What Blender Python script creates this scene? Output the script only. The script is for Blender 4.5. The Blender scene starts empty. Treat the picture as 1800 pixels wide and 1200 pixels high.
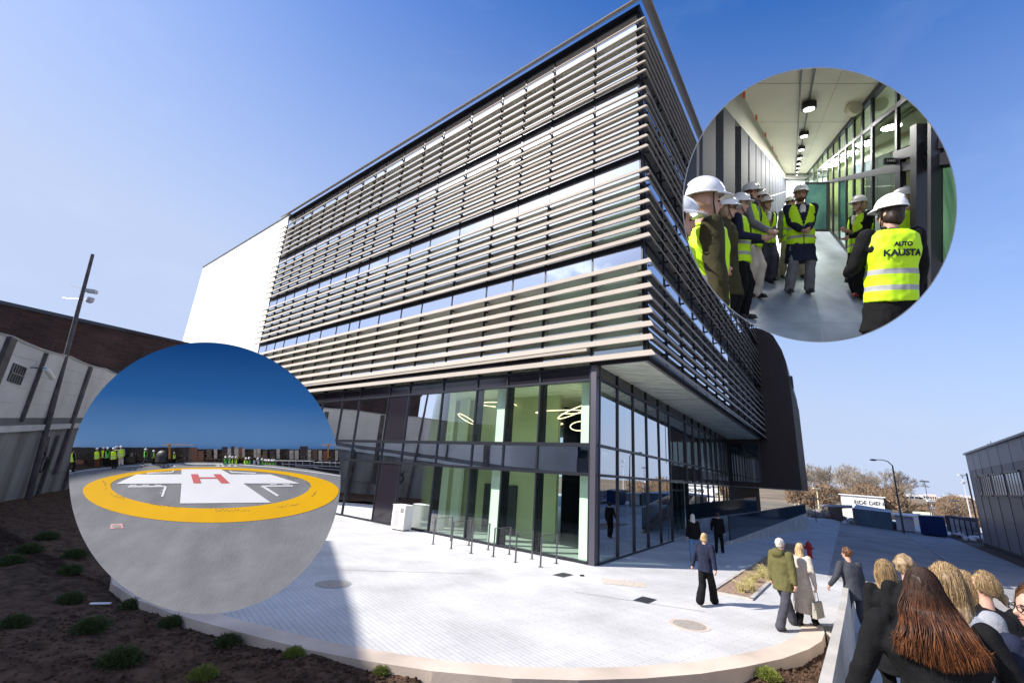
import bpy, bmesh, math, random
import numpy as np
from mathutils import Vector, Matrix, noise

scene = bpy.context.scene
COL = scene.collection
RNG = random.Random(7)
rad = math.radians

# ------------------------------------------------------------------ camera
FOC, CAMH = 785.0, 2.85          # focal length in photo pixels, eye height over the plaza
_up = np.array([178.0, 2671.0, -785.0]); _up /= np.linalg.norm(_up)
_fw = np.array([0, 0, -1.0]); _fw = _fw - _fw.dot(_up) * _up; _fw /= np.linalg.norm(_fw)
RC = np.array([np.cross(_fw, _up), _fw, _up])      # camera axes -> world axes
cam_data = bpy.data.cameras.new("camera")
cam = bpy.data.objects.new("camera", cam_data); COL.objects.link(cam)
cam_data.sensor_width = 36.0; cam_data.lens = 36.0 * FOC / 1800.0
cam_data.clip_start = 0.05; cam_data.clip_end = 6000
M4 = Matrix([[RC[i][0], RC[i][1], RC[i][2], (0, 0, CAMH)[i]] for i in range(3)] + [[0, 0, 0, 1]])
cam.matrix_world = M4
scene.camera = cam

# ------------------------------------------------------------------ sky, sun, exposure
SUN_AZ, SUN_EL = -100.3, 38.0    # compass angle from the view direction, clockwise
sd = Vector((math.sin(rad(SUN_AZ)) * math.cos(rad(SUN_EL)), math.cos(rad(SUN_AZ)) * math.cos(rad(SUN_EL)), math.sin(rad(SUN_EL))))
world = bpy.data.worlds.new("World"); scene.world = world; world.use_nodes = True
wn, wl = world.node_tree.nodes, world.node_tree.links
bg = wn["Background"]; bg.inputs[1].default_value = 0.13
sky = wn.new("ShaderNodeTexSky"); sky.sky_type = 'NISHITA'; sky.sun_disc = False
sky.sun_elevation = rad(SUN_EL); sky.sun_rotation = rad(SUN_AZ)
sky.air_density = 1.0; sky.dust_density = 1.2; sky.ozone_density = 3.0
tc = wn.new("ShaderNodeTexCoord")
mp = wn.new("ShaderNodeMapping"); mp.inputs['Scale'].default_value = (1.0, 1.6, 3.0)
nz = wn.new("ShaderNodeTexNoise"); nz.inputs['Scale'].default_value = 3.2; nz.inputs['Detail'].default_value = 9; nz.inputs['Roughness'].default_value = 0.62
rp = wn.new("ShaderNodeValToRGB"); rp.color_ramp.elements[0].position = 0.52; rp.color_ramp.elements[1].position = 0.78
sx = wn.new("ShaderNodeSeparateXYZ")
back = wn.new("ShaderNodeMapRange"); back.inputs[1].default_value = 0.25; back.inputs[2].default_value = -0.35; back.inputs[3].default_value = 0.03; back.inputs[4].default_value = 1.0
mu = wn.new("ShaderNodeMath"); mu.operation = 'MULTIPLY'
mixc = wn.new("ShaderNodeMix"); mixc.data_type = 'RGBA'; mixc.inputs[7].default_value = (7.5, 7.8, 8.4, 1)
wl.new(tc.outputs['Generated'], mp.inputs[0]); wl.new(mp.outputs[0], nz.inputs['Vector']); wl.new(nz.outputs[0], rp.inputs[0])
wl.new(tc.outputs['Generated'], sx.inputs[0]); wl.new(sx.outputs[1], back.inputs[0])
wl.new(rp.outputs[0], mu.inputs[0]); wl.new(back.outputs[0], mu.inputs[1])
wl.new(mu.outputs[0], mixc.inputs[0]); hs = wn.new('ShaderNodeHueSaturation'); hs.inputs['Saturation'].default_value = 1.55; hs.inputs['Hue'].default_value = .512; wl.new(sky.outputs[0], hs.inputs['Color']); 
vm_ = wn.new('ShaderNodeVectorMath'); vm_.operation = 'DOT_PRODUCT'; vm_.inputs[1].default_value = (-.33, 0, -1.55); wl.new(tc.outputs['Generated'], vm_.inputs[0])
af_ = wn.new('ShaderNodeMath'); af_.operation = 'ADD'; af_.inputs[1].default_value = 1.38; af_.use_clamp = True; wl.new(vm_.outputs['Value'], af_.inputs[0])
sc_ = wn.new('ShaderNodeMath'); sc_.operation = 'MULTIPLY'; sc_.inputs[1].default_value = .96; wl.new(af_.outputs[0], sc_.inputs[0])
pale = wn.new('ShaderNodeMix'); pale.data_type = 'RGBA'; pale.inputs[7].default_value = (2.45, 2.9, 3.95, 1); wl.new(sc_.outputs[0], pale.inputs[0]); wl.new(hs.outputs[0], pale.inputs[6]); wl.new(pale.outputs[2], mixc.inputs[6]); wl.new(mixc.outputs[2], bg.inputs[0])
sl = bpy.data.lights.new("sun", 'SUN'); sl.energy = 4.2; sl.angle = rad(0.5); sl.color = (1.0, 0.95, 0.88)
so = bpy.data.objects.new("sun", sl); COL.objects.link(so)
so.rotation_mode = 'QUATERNION'; so.rotation_quaternion = sd.to_track_quat('Z', 'Y')
vs = scene.view_settings
vs.view_transform = 'Standard'; vs.look = 'None'; vs.gamma = 1; vs.use_curve_mapping = False; vs.exposure = 0.85
scene.render.resolution_x = 1024; scene.render.resolution_y = 682

# ------------------------------------------------------------------ helpers
def ray(x, y):
    return RC @ np.array([x - 900.0, -(y - 600.0), -FOC])
def gnd(x, y, z=0.0):            # point of the place seen at a photo pixel, at height z
    d = ray(x, y); t = (z - CAMH) / d[2]; return Vector((d[0] * t, d[1] * t, z))
def atd(x, y, d):                # point seen at a photo pixel at depth d along the lens axis
    v = ray(x, y) / FOC * d; return Vector((v[0], v[1], v[2] + CAMH))
def atr(x, y, r):                # point seen at a photo pixel at horizontal range r
    v = ray(x, y); v = v * (r / math.hypot(v[0], v[1])); return Vector((v[0], v[1], v[2] + CAMH))

class MB:
    def __init__(s): s.v = []; s.f = []; s.m = []; s.cm = 0
    def add(s, vs_, fs_):
        n = len(s.v); s.v += [tuple(q) for q in vs_]
        for f in fs_: s.f.append(tuple(n + i for i in f)); s.m.append(s.cm)
        return s
    def hexa(s, p):              # 8 points: bottom 4 ccw, top 4 ccw
        return s.add(p, [(3, 2, 1, 0), (4, 5, 6, 7), (0, 1, 5, 4), (1, 2, 6, 5), (2, 3, 7, 6), (3, 0, 4, 7)])
    def box(s, c, size, rz=0.0):
        x, y, z = size[0] / 2, size[1] / 2, size[2] / 2; ca, sa = math.cos(rz), math.sin(rz)
        P = [(-x, -y, -z), (x, -y, -z), (x, y, -z), (-x, y, -z), (-x, -y, z), (x, -y, z), (x, y, z), (-x, y, z)]
        return s.hexa([(c[0] + a * ca - b * sa, c[1] + a * sa + b * ca, c[2] + d) for a, b, d in P])
    def prism(s, poly, z0, z1):
        n = len(poly)
        return s.add([(p[0], p[1], z0) for p in poly] + [(p[0], p[1], z1) for p in poly],
                     [tuple(range(n))[::-1], tuple(range(n, 2 * n))] + [(i, (i + 1) % n, n + (i + 1) % n, n + i) for i in range(n)])
    def tube(s, pts, r, n=8, cap=True):
        pts = [Vector(p) for p in pts]; k = len(pts)
        rs = r if isinstance(r, (list, tuple)) else [r] * k
        base = len(s.v); vsx = []
        t0 = (pts[1] - pts[0]).normalized(); a = t0.orthogonal().normalized()
        for i, p in enumerate(pts):
            t = (pts[min(i + 1, k - 1)] - pts[max(i - 1, 0)]).normalized()
            a = (a - t * a.dot(t)); a = a.normalized() if a.length > 1e-6 else t.orthogonal().normalized()
            b = t.cross(a)
            for j in range(n):
                an = 2 * math.pi * j / n; vsx.append(p + (a * math.cos(an) + b * math.sin(an)) * rs[i])
        fs = [(i * n + j, i * n + (j + 1) % n, (i + 1) * n + (j + 1) % n, (i + 1) * n + j) for i in range(k - 1) for j in range(n)]
        if cap: fs += [tuple(range(n))[::-1], tuple(range((k - 1) * n, k * n))]
        return s.add(vsx, fs)
    def cyl(s, c, r, h, n=20, r2=None):
        return s.tube([c, (c[0], c[1], c[2] + h)], [r, r if r2 is None else r2], n)
    def ell(s, c, r, nu=16, nv=10, M=None):
        vv = []; 
        for i in range(nv + 1):
            th = math.pi * i / nv
            for j in range(nu):
                ph = 2 * math.pi * j / nu
                q = Vector((r[0] * math.sin(th) * math.cos(ph), r[1] * math.sin(th) * math.sin(ph), r[2] * math.cos(th)))
                if M: q = M @ q
                vv.append(Vector(c) + q)
        return s.add(vv, [(i * nu + j, (i + 1) * nu + j, (i + 1) * nu + (j + 1) % nu, i * nu + (j + 1) % nu) for i in range(nv) for j in range(nu)])
    def loft(s, rings, n=20, p=2.2):   # rings: (cx,cy,cz,rx,ry) in level planes
        vv = []
        for (cx, cy, cz, rx, ry) in rings:
            for j in range(n):
                a = 2 * math.pi * j / n; ca, sa = math.cos(a), math.sin(a)
                vv.append((cx + rx * math.copysign(abs(ca) ** (2 / p), ca), cy + ry * math.copysign(abs(sa) ** (2 / p), sa), cz))
        k = len(rings)
        return s.add(vv, [(i * n + j, i * n + (j + 1) % n, (i + 1) * n + (j + 1) % n, (i + 1) * n + j) for i in range(k - 1) for j in range(n)]
                     + [tuple(range(n))[::-1], tuple(range((k - 1) * n, k * n))])
    def grid(s, fn, nu, nv):
        return s.add([fn(i / nu, j / nv) for i in range(nu + 1) for j in range(nv + 1)],
                     [(i * (nv + 1) + j, (i + 1) * (nv + 1) + j, (i + 1) * (nv + 1) + j + 1, i * (nv + 1) + j + 1) for i in range(nu) for j in range(nv)])
    def mesh(s, name):
        me = bpy.data.meshes.new(name); me.from_pydata(s.v, [], s.f); me.validate(); 
        return me
    def build(s, name, mat, parent=None, smooth=False, fix=True):
        me = s.mesh(name)
        if fix:
            bm = bmesh.new(); bm.from_mesh(me)
            bmesh.ops.recalc_face_normals(bm, faces=bm.faces); bm.to_mesh(me); bm.free()
        mats = mat if isinstance(mat, (list, tuple)) else [mat]
        for m in mats: me.materials.append(m)
        if len(mats) > 1 and len(me.polygons) == len(s.m): me.polygons.foreach_set('material_index', s.m)
        if smooth: me.polygons.foreach_set('use_smooth', [True] * len(me.polygons))
        o = bpy.data.objects.new(name, me); COL.objects.link(o)
        if parent is not None: setpar(o, parent)
        return o
def setpar(o, p):
    o.parent = p; bpy.context.view_layer.update() if p.parent else None
    m = p.matrix_basis.copy(); q = p.parent
    while q: m = q.matrix_basis @ m if False else m; q = q.parent
    o.matrix_parent_inverse = wmat(p).inverted()
def wmat(o):
    m = o.matrix_basis.copy()
    if o.parent: m = wmat(o.parent) @ o.matrix_parent_inverse @ m
    return m
def tag(o, label, cat, group=None, kind=None):
    if label: o['label'] = label
    if cat: o['category'] = cat
    if group: o['group'] = group
    if kind: o['kind'] = kind
    return o
def thing(name, label, cat, loc=(0, 0, 0), rz=0.0, group=None):
    o = bpy.data.objects.new(name, None); COL.objects.link(o); o.location = loc; o.rotation_euler = (0, 0, rz)
    o.empty_display_size = 0.2
    return tag(o, label, cat, group)
def structure(o): o['kind'] = 'structure'; return o
def copy_tree(o, parent=None):
    c = o.copy(); COL.objects.link(c); c.parent = parent
    for ch in list(o.children): copy_tree(ch, c)
    return c

# ------------------------------------------------------------------ materials
MATS = {}
def mat(name, col, rough=0.6, metal=0.0, spec=0.5, nscale=0, namt=0.0, bump=0.0, bscale=40, coat=0.0, emit=None, es=0.0, stretch=None, col2=None):
    if name in MATS: return MATS[name]
    m = bpy.data.materials.new(name); m.use_nodes = True; nt = m.node_tree; b = nt.nodes['Principled BSDF']
    b.inputs['Base Color'].default_value = (*col, 1); b.inputs['Roughness'].default_value = rough
    b.inputs['Metallic'].default_value = metal; b.inputs['Specular IOR Level'].default_value = spec
    if coat: b.inputs['Coat Weight'].default_value = coat
    if emit: b.inputs['Emission Color'].default_value = (*emit, 1); b.inputs['Emission Strength'].default_value = es
    if nscale or bump:
        t = nt.nodes.new('ShaderNodeTexCoord'); mpn = nt.nodes.new('ShaderNodeMapping'); nt.links.new(t.outputs['Object'], mpn.inputs[0])
        if stretch: mpn.inputs['Scale'].default_value = stretch
    if nscale:
        n = nt.nodes.new('ShaderNodeTexNoise'); n.inputs['Scale'].default_value = nscale; n.inputs['Detail'].default_value = 6
        nt.links.new(mpn.outputs[0], n.inputs['Vector'])
        r = nt.nodes.new('ShaderNodeMapRange'); r.inputs[1].default_value = 0.3; r.inputs[2].default_value = 0.7
        nt.links.new(n.outputs[0], r.inputs[0])
        mx = nt.nodes.new('ShaderNodeMix'); mx.data_type = 'RGBA'; nt.links.new(r.outputs[0], mx.inputs[0])
        c2 = col2 if col2 else tuple(min(1, c * (1 + namt)) for c in col)
        c1 = col if col2 else tuple(c * (1 - namt) for c in col)
        mx.inputs[6].default_value = (*c1, 1); mx.inputs[7].default_value = (*c2, 1)
        nt.links.new(mx.outputs[2], b.inputs['Base Color'])
    if bump:
        n2 = nt.nodes.new('ShaderNodeTexNoise'); n2.inputs['Scale'].default_value = bscale; n2.inputs['Detail'].default_value = 5
        nt.links.new(mpn.outputs[0], n2.inputs['Vector'])
        bp = nt.nodes.new('ShaderNodeBump'); bp.inputs['Strength'].default_value = min(1, bump); bp.inputs['Distance'].default_value = 0.02
        nt.links.new(n2.outputs[0], bp.inputs['Height']); nt.links.new(bp.outputs[0], b.inputs['Normal'])
    MATS[name] = m; return m
def glass_mat(name, tint, base, ior=1.5, gcol=(0.95, 0.97, 1), wav=0.0):
    m = bpy.data.materials.new(name); m.use_nodes = True; nt = m.node_tree; N = nt.nodes; L = nt.links
    N.remove(N['Principled BSDF']); out = N['Material Output']
    tr = N.new('ShaderNodeBsdfTransparent'); tr.inputs[0].default_value = (*tint, 1)
    gl = N.new('ShaderNodeBsdfGlossy'); gl.inputs['Roughness'].default_value = 0.0; gl.inputs['Color'].default_value = (*gcol, 1)
    fr = N.new('ShaderNodeFresnel'); fr.inputs[0].default_value = ior
    ad = N.new('ShaderNodeMath'); ad.operation = 'ADD'; ad.use_clamp = True; ad.inputs[1].default_value = base
    L.new(fr.outputs[0], ad.inputs[0])
    mx = N.new('ShaderNodeMixShader'); L.new(ad.outputs[0], mx.inputs[0]); L.new(tr.outputs[0], mx.inputs[1]); L.new(gl.outputs[0], mx.inputs[2])
    L.new(mx.outputs[0], out.inputs[0])
    if wav:
        t = N.new('ShaderNodeTexCoord'); n = N.new('ShaderNodeTexNoise'); n.inputs['Scale'].default_value = 0.8; n.inputs['Detail'].default_value = 1
        L.new(t.outputs['Object'], n.inputs['Vector']); bp = N.new('ShaderNodeBump'); bp.inputs['Strength'].default_value = wav; bp.inputs['Distance'].default_value = 0.05
        L.new(n.outputs[0], bp.inputs['Height']); L.new(bp.outputs[0], gl.inputs['Normal'])
    MATS[name] = m; return m
def brick_mat(name, c1, c2, mortar, scale, bw, bh, ms=0.02, rough=0.9, rot=(0, 0, 0), noise_amt=0.25, bump=0.3, bias=0.0):
    m = bpy.data.materials.new(name); m.use_nodes = True; nt = m.node_tree; N = nt.nodes; L = nt.links; b = N['Principled BSDF']
    b.inputs['Roughness'].default_value = rough
    t = N.new('ShaderNodeTexCoord'); mpn = N.new('ShaderNodeMapping'); mpn.inputs['Rotation'].default_value = rot
    br = N.new('ShaderNodeTexBrick'); br.inputs['Scale'].default_value = scale; br.inputs['Brick Width'].default_value = bw; br.inputs['Row Height'].default_value = bh
    br.inputs['Mortar Size'].default_value = ms; br.inputs['Color1'].default_value = (*c1, 1); br.inputs['Color2'].default_value = (*c2, 1); br.inputs['Mortar'].default_value = (*mortar, 1); br.inputs['Bias'].default_value = bias
    L.new(t.outputs['Object'], mpn.inputs[0]); L.new(mpn.outputs[0], br.inputs['Vector'])
    n = N.new('ShaderNodeTexNoise'); n.inputs['Scale'].default_value = 0.6; n.inputs['Detail'].default_value = 8; L.new(t.outputs['Object'], n.inputs['Vector'])
    r = N.new('ShaderNodeMapRange'); r.inputs[1].default_value = 0.3; r.inputs[2].default_value = 0.7; r.inputs[3].default_value = 1 - noise_amt; r.inputs[4].default_value = 1 + noise_amt * .3
    L.new(n.outputs[0], r.inputs[0])
    mx = N.new('ShaderNodeMix'); mx.data_type = 'RGBA'; mx.blend_type = 'MULTIPLY'; mx.inputs[0].default_value = 1
    L.new(br.outputs[0], mx.inputs[6]); L.new(r.outputs[0], mx.inputs[7]); L.new(mx.outputs[2], b.inputs['Base Color'])
    bp = N.new('ShaderNodeBump'); bp.inputs['Strength'].default_value = bump; bp.inputs['Distance'].default_value = 0.01; bp.invert = True
    L.new(br.outputs['Fac'], bp.inputs['Height']); L.new(bp.outputs[0], b.inputs['Normal'])
    MATS[name] = m; return m

paving = brick_mat('paving', (.585, .575, .56), (.545, .535, .52), (.36, .355, .36), 1, .6, .1, .006, noise_amt=.24, rot=(0, 0, rad(51.5)), bump=.35)
asphaltm = mat('yard_paving', (.32, .30, .28), .85, nscale=.5, namt=.22, bump=.3, bscale=30)
concrete = mat('concrete', (.46, .43, .385), .85, nscale=1.6, namt=.2, bump=.25, bscale=25)
concrete_d = mat('raw_concrete', (.30, .30, .30), .85, nscale=.9, namt=.3, bump=.25, bscale=18)
kerbm = mat('kerb_concrete', (.56, .46, .375), .85, nscale=.9, namt=.22, bump=.2, bscale=30)
soilm = mat('soil', (.085, .052, .034), .97, nscale=5, namt=.5, bump=1.0, bscale=14, spec=.1)
groundm = mat('ground', (.16, .14, .10), .95, nscale=.12, namt=.35)
louvm = mat('louver_metal', (.37, .325, .275), .5, metal=.0, spec=.3, nscale=.7, namt=.05)
framem = mat('frame_metal', (.035, .038, .05), .35, metal=.6)
frame2 = mat('column_metal', (.11, .105, .13), .35, metal=.5, nscale=.5, namt=.1)
darkp = mat('dark_panel', (.018, .015, .022), .12, spec=.6)
soffm = mat('soffit', (.25, .24, .235), .8, nscale=1.2, namt=.12, stretch=(1, 1, 1))
whitem = mat('white_render', (.78, .78, .77), .7, nscale=.35, namt=.035)
intw = mat('interior_white', (.80, .85, .75), .7)
into = mat('interior_olive', (.50, .54, .34), .8, nscale=.3, namt=.15)
blindm = mat('interior_blind', (.66, .72, .66), .8)
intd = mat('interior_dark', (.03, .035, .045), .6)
intf = mat('interior_floor', (.5, .52, .52), .35)
ceilm = mat('interior_ceiling', (.70, .74, .62), .8, nscale=1.2, namt=.25, stretch=(1, 4, 1))
brownm = mat('brown_cladding', (.040, .026, .026), .5, metal=.3)
gl_up = glass_mat('glass_upper', (.72, .87, .80), .42, 1.5, wav=.02, gcol=(.92, .97, .97))
gl_lo = glass_mat('glass_lower', (.80, .93, .84), .0, 1.33, wav=.02)
gl_rt = glass_mat('glass_side', (.40, .52, .50), .50, 1.55, wav=.015)
gl_sp = glass_mat('glass_spandrel', (.05, .06, .10), .42, 1.6, gcol=(.8, .88, 1), wav=.05)
gl_st = glass_mat('glass_strip', (.03, .04, .06), .62, 1.6, gcol=(.85, .9, 1), wav=.03)
gl_bal = glass_mat('glass_balustrade', (.12, .17, .20), .03, 1.45)
steel = mat('steel', (.16, .165, .17), .35, metal=.8)
blackm = mat('black_rubber', (.012, .012, .013), .5)

# ------------------------------------------------------------------ setting: ground, plaza, soil, yard
g_ = MB(); g_.add([(-2500, -400, -.62), (2500, -400, -.62), (2500, 4000, -.62), (-2500, 4000, -.62)], [(0, 1, 2, 3)])
structure(g_.build('ground', groundm))
KERB = [(-21, 40), (-18.5, 30), (-14.5, 20), (-11.2, 14.4), (-8.3, 10.9), (-7.0, 9.95), (-5.87, 9.31), (-4.66, 8.80), (-3.72, 8.42), (-2.89, 8.10), (-1.91, 7.83), (-.84, 7.62),
        (.32, 7.55), (1.3, 7.64), (2.34, 7.86), (3.31, 8.17), (4.19, 8.56), (5.15, 9.07), (6.0, 9.66), (6.62, 10.2), (7.06, 10.75), (7.37, 11.25)]
def inset_line(line, d):
    out = []
    for i, p in enumerate(line):
        a = Vector(line[max(i - 1, 0)]); b = Vector(line[min(i + 1, len(line) - 1)]); t = (b - a).normalized()
        out.append((p[0] - t.y * d, p[1] + t.x * d))
    return out
KIN = inset_line(KERB, .42)
wd = Vector((math.sin(rad(36.5)), math.cos(rad(36.5))))      # direction of the lane
wnr = Vector((wd.y, -wd.x))
W0, W1 = Vector((9.4, 13.05)), Vector((2.55, 4.05))          # low stair wall
plz = KIN + [(7.85, 11.33), (7.85, 10.95)] + [(W1.x, W1.y), (1.0, 1.0), (.6, -3), (30, -3)]
far_r = [(62, 56), (58, 64), (44, 66), (30, 70), (-10, 90), (-60, 90), (-40, 60)]
structure(MB().prism(plz + far_r, -.5, 0.0).build('plaza_paving', paving))
# yard (asphalt-like paving in the lane behind the corner)
Y0 = Vector((14.2, 16.0))
lane = [Y0, Y0 + wd * 62, Y0 + wd * 62 + wnr * 6.2, (19.0, 15.2), (13.4, 8.0), (8.5, 1.0), (6.5, 3.2), (10.6, 9.5)]
# kerb round the plaza
kb = MB(); n = len(KERB)
for i in range(n - 1):
    a, b, c, d = KERB[i], KERB[i + 1], KIN[i + 1], KIN[i]
    kb.hexa([(a[0], a[1], -.6), (b[0], b[1], -.6), (c[0], c[1], -.6), (d[0], d[1], -.6), (a[0], a[1], .012), (b[0], b[1], .012), (c[0], c[1], .012), (d[0], d[1], .012)])
structure(kb.build('plaza_kerb', kerbm))
for k_, (q0, q1) in enumerate((((590, 1001), (845, 1008)), ((1010, 1040), (1240, 1075)))):
    a, b = gnd(*q0), gnd(*q1); t_ = (b - a).normalized(); t_ = Vector((-t_.y, t_.x, 0)) * .012
    structure(MB().add([a - t_ + Vector((0, 0, .004)), b - t_ + Vector((0, 0, .004)), b + t_ + Vector((0, 0, .004)), a + t_ + Vector((0, 0, .004))], [(0, 1, 2, 3)]).build('drain_line', mat('drain_line', (.25, .24, .24), .8), fix=False))
# soil bed left and below the plaza, as a height field cut along the kerb
def soil_h(x, y):
    r = -.10 - .10 * max(0, min(1, (x + 1) / 6.0)) + .30 * max(0, min(1, (-x - 9) / 10)) + max(0, min(.5, (5 - y) * .12)) * max(0, min(1, (1 - x) / 5))
    h = noise.noise((x * .6, y * .6, 0)) * .10 + noise.noise((x * 2.1, y * 2.1, 3)) * .05 + noise.noise((x * 6, y * 6, 7)) * .022 + noise.noise((x * 17, y * 17, 9)) * .022
    return r + h
def inside(poly, x, y):
    c = False; j = len(poly) - 1
    for i in range(len(poly)):
        if (poly[i][1] > y) != (poly[j][1] > y) and x < (poly[j][0] - poly[i][0]) * (y - poly[i][1]) / (poly[j][1] - poly[i][1]) + poly[i][0]: c = not c
        j = i
    return c
sm = MB(); ys = []
KP = KERB + [(W1.x + (W0.x - W1.x) * .78, W1.y + (W0.y - W1.y) * .78), (W1.x, W1.y), (1.5, 1.5)]
nx, ny = 330, 0
def soil_fn(u, v):          # fan from the camera's foot out to the kerb line
    L = len(KP) - 1; t = u * L; i = min(int(t), L - 1); f = t - i
    p = Vector(KP[i]).lerp(Vector(KP[i + 1]), f)
    q = Vector((-60, 46)).lerp(Vector((1.5, -4)), min(1, u * 1.15))
    w = v ** 1.6
    x, y = p.x + (q.x - p.x) * w, p.y + (q.y - p.y) * w
    z = soil_h(x, y)
    return (x, y, z)
sm.grid(soil_fn, 760, 170)
structure(sm.build('soil_bed', soilm, smooth=False))
# loose clods of earth along the kerb
cl = MB(); rr = random.Random(3)
for k in range(900):
    t = rr.uniform(6, len(KERB) - 4); i = int(t); p = Vector(KERB[i]).lerp(Vector(KERB[i + 1]), t - i)
    d = abs(rr.gauss(.05, .35)) + .05; tn = (Vector(KERB[i + 1]) - Vector(KERB[i])).normalized()
    x, y = p.x + tn.y * d, p.y - tn.x * d; s_ = rr.uniform(.012, .045)
    cl.ell((x, y, soil_h(x, y) + s_ * .3), (s_, s_ * rr.uniform(.6, 1), s_ * .7), 6, 4)
for k in range(9000):
    a_ = rad(rr.uniform(-58, 40)); r = rr.uniform(6.3, 12.5); x, y = r * math.sin(a_), r * math.cos(a_)
    if inside(KERB + [(30, 40)], x, y) or x > 5.6: continue
    s_ = rr.uniform(.010, .030); cl.ell((x, y, soil_h(x, y) + s_ * .3), (s_, s_ * rr.uniform(.6, 1), s_ * .8), 5, 3)
tag(cl.build('soil_clods', soilm), 'loose clods of brown earth scattered along the curved plaza kerb', 'soil', kind='stuff')

def strip(name, pts, z, m, th=None):
    o = MB()
    if th: o.prism(pts, z - th, z)
    else: o.add([(p[0], p[1], z) for p in pts], [tuple(range(len(pts)))])
    return structure(o.build(name, m))
A0 = Vector((20.0, 20.85)); A0 = A0 - wd * 16
def LP(t, n): return A0 + wd * t + wnr * n
w_ = MB()
for q_ in ([(8.6, -4.57), (60, -4.57), (60, 0), (8.6, 0)], [(-2.9, 0), (6.78, -3.6), (8.6, -4.57), (8.6, 0)]):
    w_.add([(LP(*p).x, LP(*p).y, .005) for p in q_], [(0, 1, 2, 3)])
structure(w_.build('lane_paving', asphaltm))
gutm = mat('gutter', (.05, .05, .055), .7)
strip('lane_gutter', [A0 - wd * 10, A0 + wd * 48, A0 + wd * 48 + wnr * .06, A0 - wd * 10 + wnr * .06], .011, gutm)
strip('side_pavement', [A0 + wnr * .16 - wd * 10, A0 + wnr * .16 + wd * 48, A0 + wnr * 2.9 + wd * 48, A0 + wnr * 2.9 - wd * 10], .012, mat('side_paving', (.30, .30, .31), .85, nscale=.6, namt=.18))
strip('side_soil', [A0 + wnr * 2.95 - wd * 10, A0 + wnr * 2.95 + wd * 46, A0 + wnr * 13 + wd * 46, A0 + wnr * 13 - wd * 10], .012, mat('side_soil', (.085, .06, .045), .95, nscale=1.5, namt=.4, bump=.8, bscale=10))
p1_, p2_ = gnd(1640, 952), gnd(1712, 961)
strip('path', [(p1_.x, p1_.y), (p2_.x, p2_.y), (p2_.x - .3, p2_.y + .5), (p1_.x - .3, p1_.y + .5)], .02, concrete)

# planting bed by the entrance
bedp = [(6.05, 13.9), (6.85, 13.3), (17.2, 26.7), (16.3, 27.3)]
bd = thing('planting_bed', 'gravel planting bed with pale stone edging and tufts of grass beside the entrance', 'planting bed', (6.5, 13.6, 0))
MB().prism(bedp, -.1, .02).build('soil', mat('bed_gravel', (.30, .20, .14), .95, nscale=14, namt=.5, bump=.8, bscale=40), bd)
eb = MB()
for a, b in zip(bedp, bedp[1:] + bedp[:1]):
    va, vb = Vector(a), Vector(b); t = (vb - va).normalized(); nn = Vector((t.y, -t.x)) * .05
    eb.prism([va - t * .05 + nn, vb + t * .05 + nn, vb + t * .05 - nn, va - t * .05 - nn], 0.003, .05)
eb.build('edging', concrete, bd)
gt = MB(); rr = random.Random(5)
for cx, cy, nb in [(7.0, 14.1, 60), (7.6, 14.9, 80), (8.2, 15.7, 90), (8.9, 16.5, 110), (9.5, 17.4, 60), (10.5, 18.7, 60), (11.8, 20.3, 60), (13.3, 22.2, 60), (7.4, 14.3, 50), (8.8, 15.8, 60)]:
    for k in range(nb):
        a = rr.uniform(0, 6.28); l = rr.uniform(.15, .42); x, y = cx + rr.gauss(0, .05), cy + rr.gauss(0, .05)
        gt.tube([(x, y, .02), (x + math.cos(a) * l * .3, y + math.sin(a) * l * .3, l * .7), (x + math.cos(a) * l * .8, y + math.sin(a) * l * .8, l * .75)], [.006, .005, .001], 3, False)
tag(gt.build('grass_tufts', mat('dry_grass', (.42, .36, .14), .8)), 'yellow green ornamental grass tufts growing in the gravel bed', 'grass', kind='stuff')

# manholes and drain covers
def cover(name, label, px, r, m, kind='round'):
    p = gnd(*px); o = MB()
    if kind == 'round': o.cyl((p.x, p.y, -.01), r, .016, 28)
    else:
        o.box((p.x, p.y, 0), (r * 2, r * 1.3, .014), rad(51))
    root = thing(name, label, 'manhole cover', (p.x, p.y, 0)); o.build('rim', m, root)
    if kind == 'grate':
        q = MB(); ca, sa = math.cos(rad(51)), math.sin(rad(51))
        for i in range(8):
            for j in range(4):
                u, v = (i - 3.5) * r * .23, (j - 1.5) * r * .28
                q.box((p.x + u * ca - v * sa, p.y + u * sa + v * ca, .0085), (r * .12, r * .2, .006), rad(51))
        q.build('slots', blackm, root)
    else:
        q = MB(); q.cyl((p.x, p.y, .002), r * .8, .007, 28); q.build('lid', MATS['cover_stone'] if 'cover_stone' in MATS else mat('cover_stone', (.33, .29, .25), .8, nscale=20, namt=.3), root)
cover('manhole_cover', 'round paved manhole cover near the bottom of the helipad picture', (586, 1026), .42, concrete_d)
cover('manhole_cover', 'rectangular dark iron drain grate near the building corner column', (990, 1010), .30, steel, 'grate')
cover('manhole_cover', 'rectangular dark iron drain grate between the corner column and the woman in black', (1134, 1054), .30, steel, 'grate')
cover('manhole_cover', 'large round sandy coloured cover in the middle of the pale plaza', (1212, 1098), .42, kerbm)
sandp = gnd(1085, 1022)
strip('paving_patch', [(sandp.x - .5, sandp.y - .35), (sandp.x + .7, sandp.y - .55), (sandp.x + .85, sandp.y + .2), (sandp.x - .4, sandp.y + .35)], .006, mat('patch_sand', (.50, .43, .36), .9, nscale=12, namt=.3))
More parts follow.
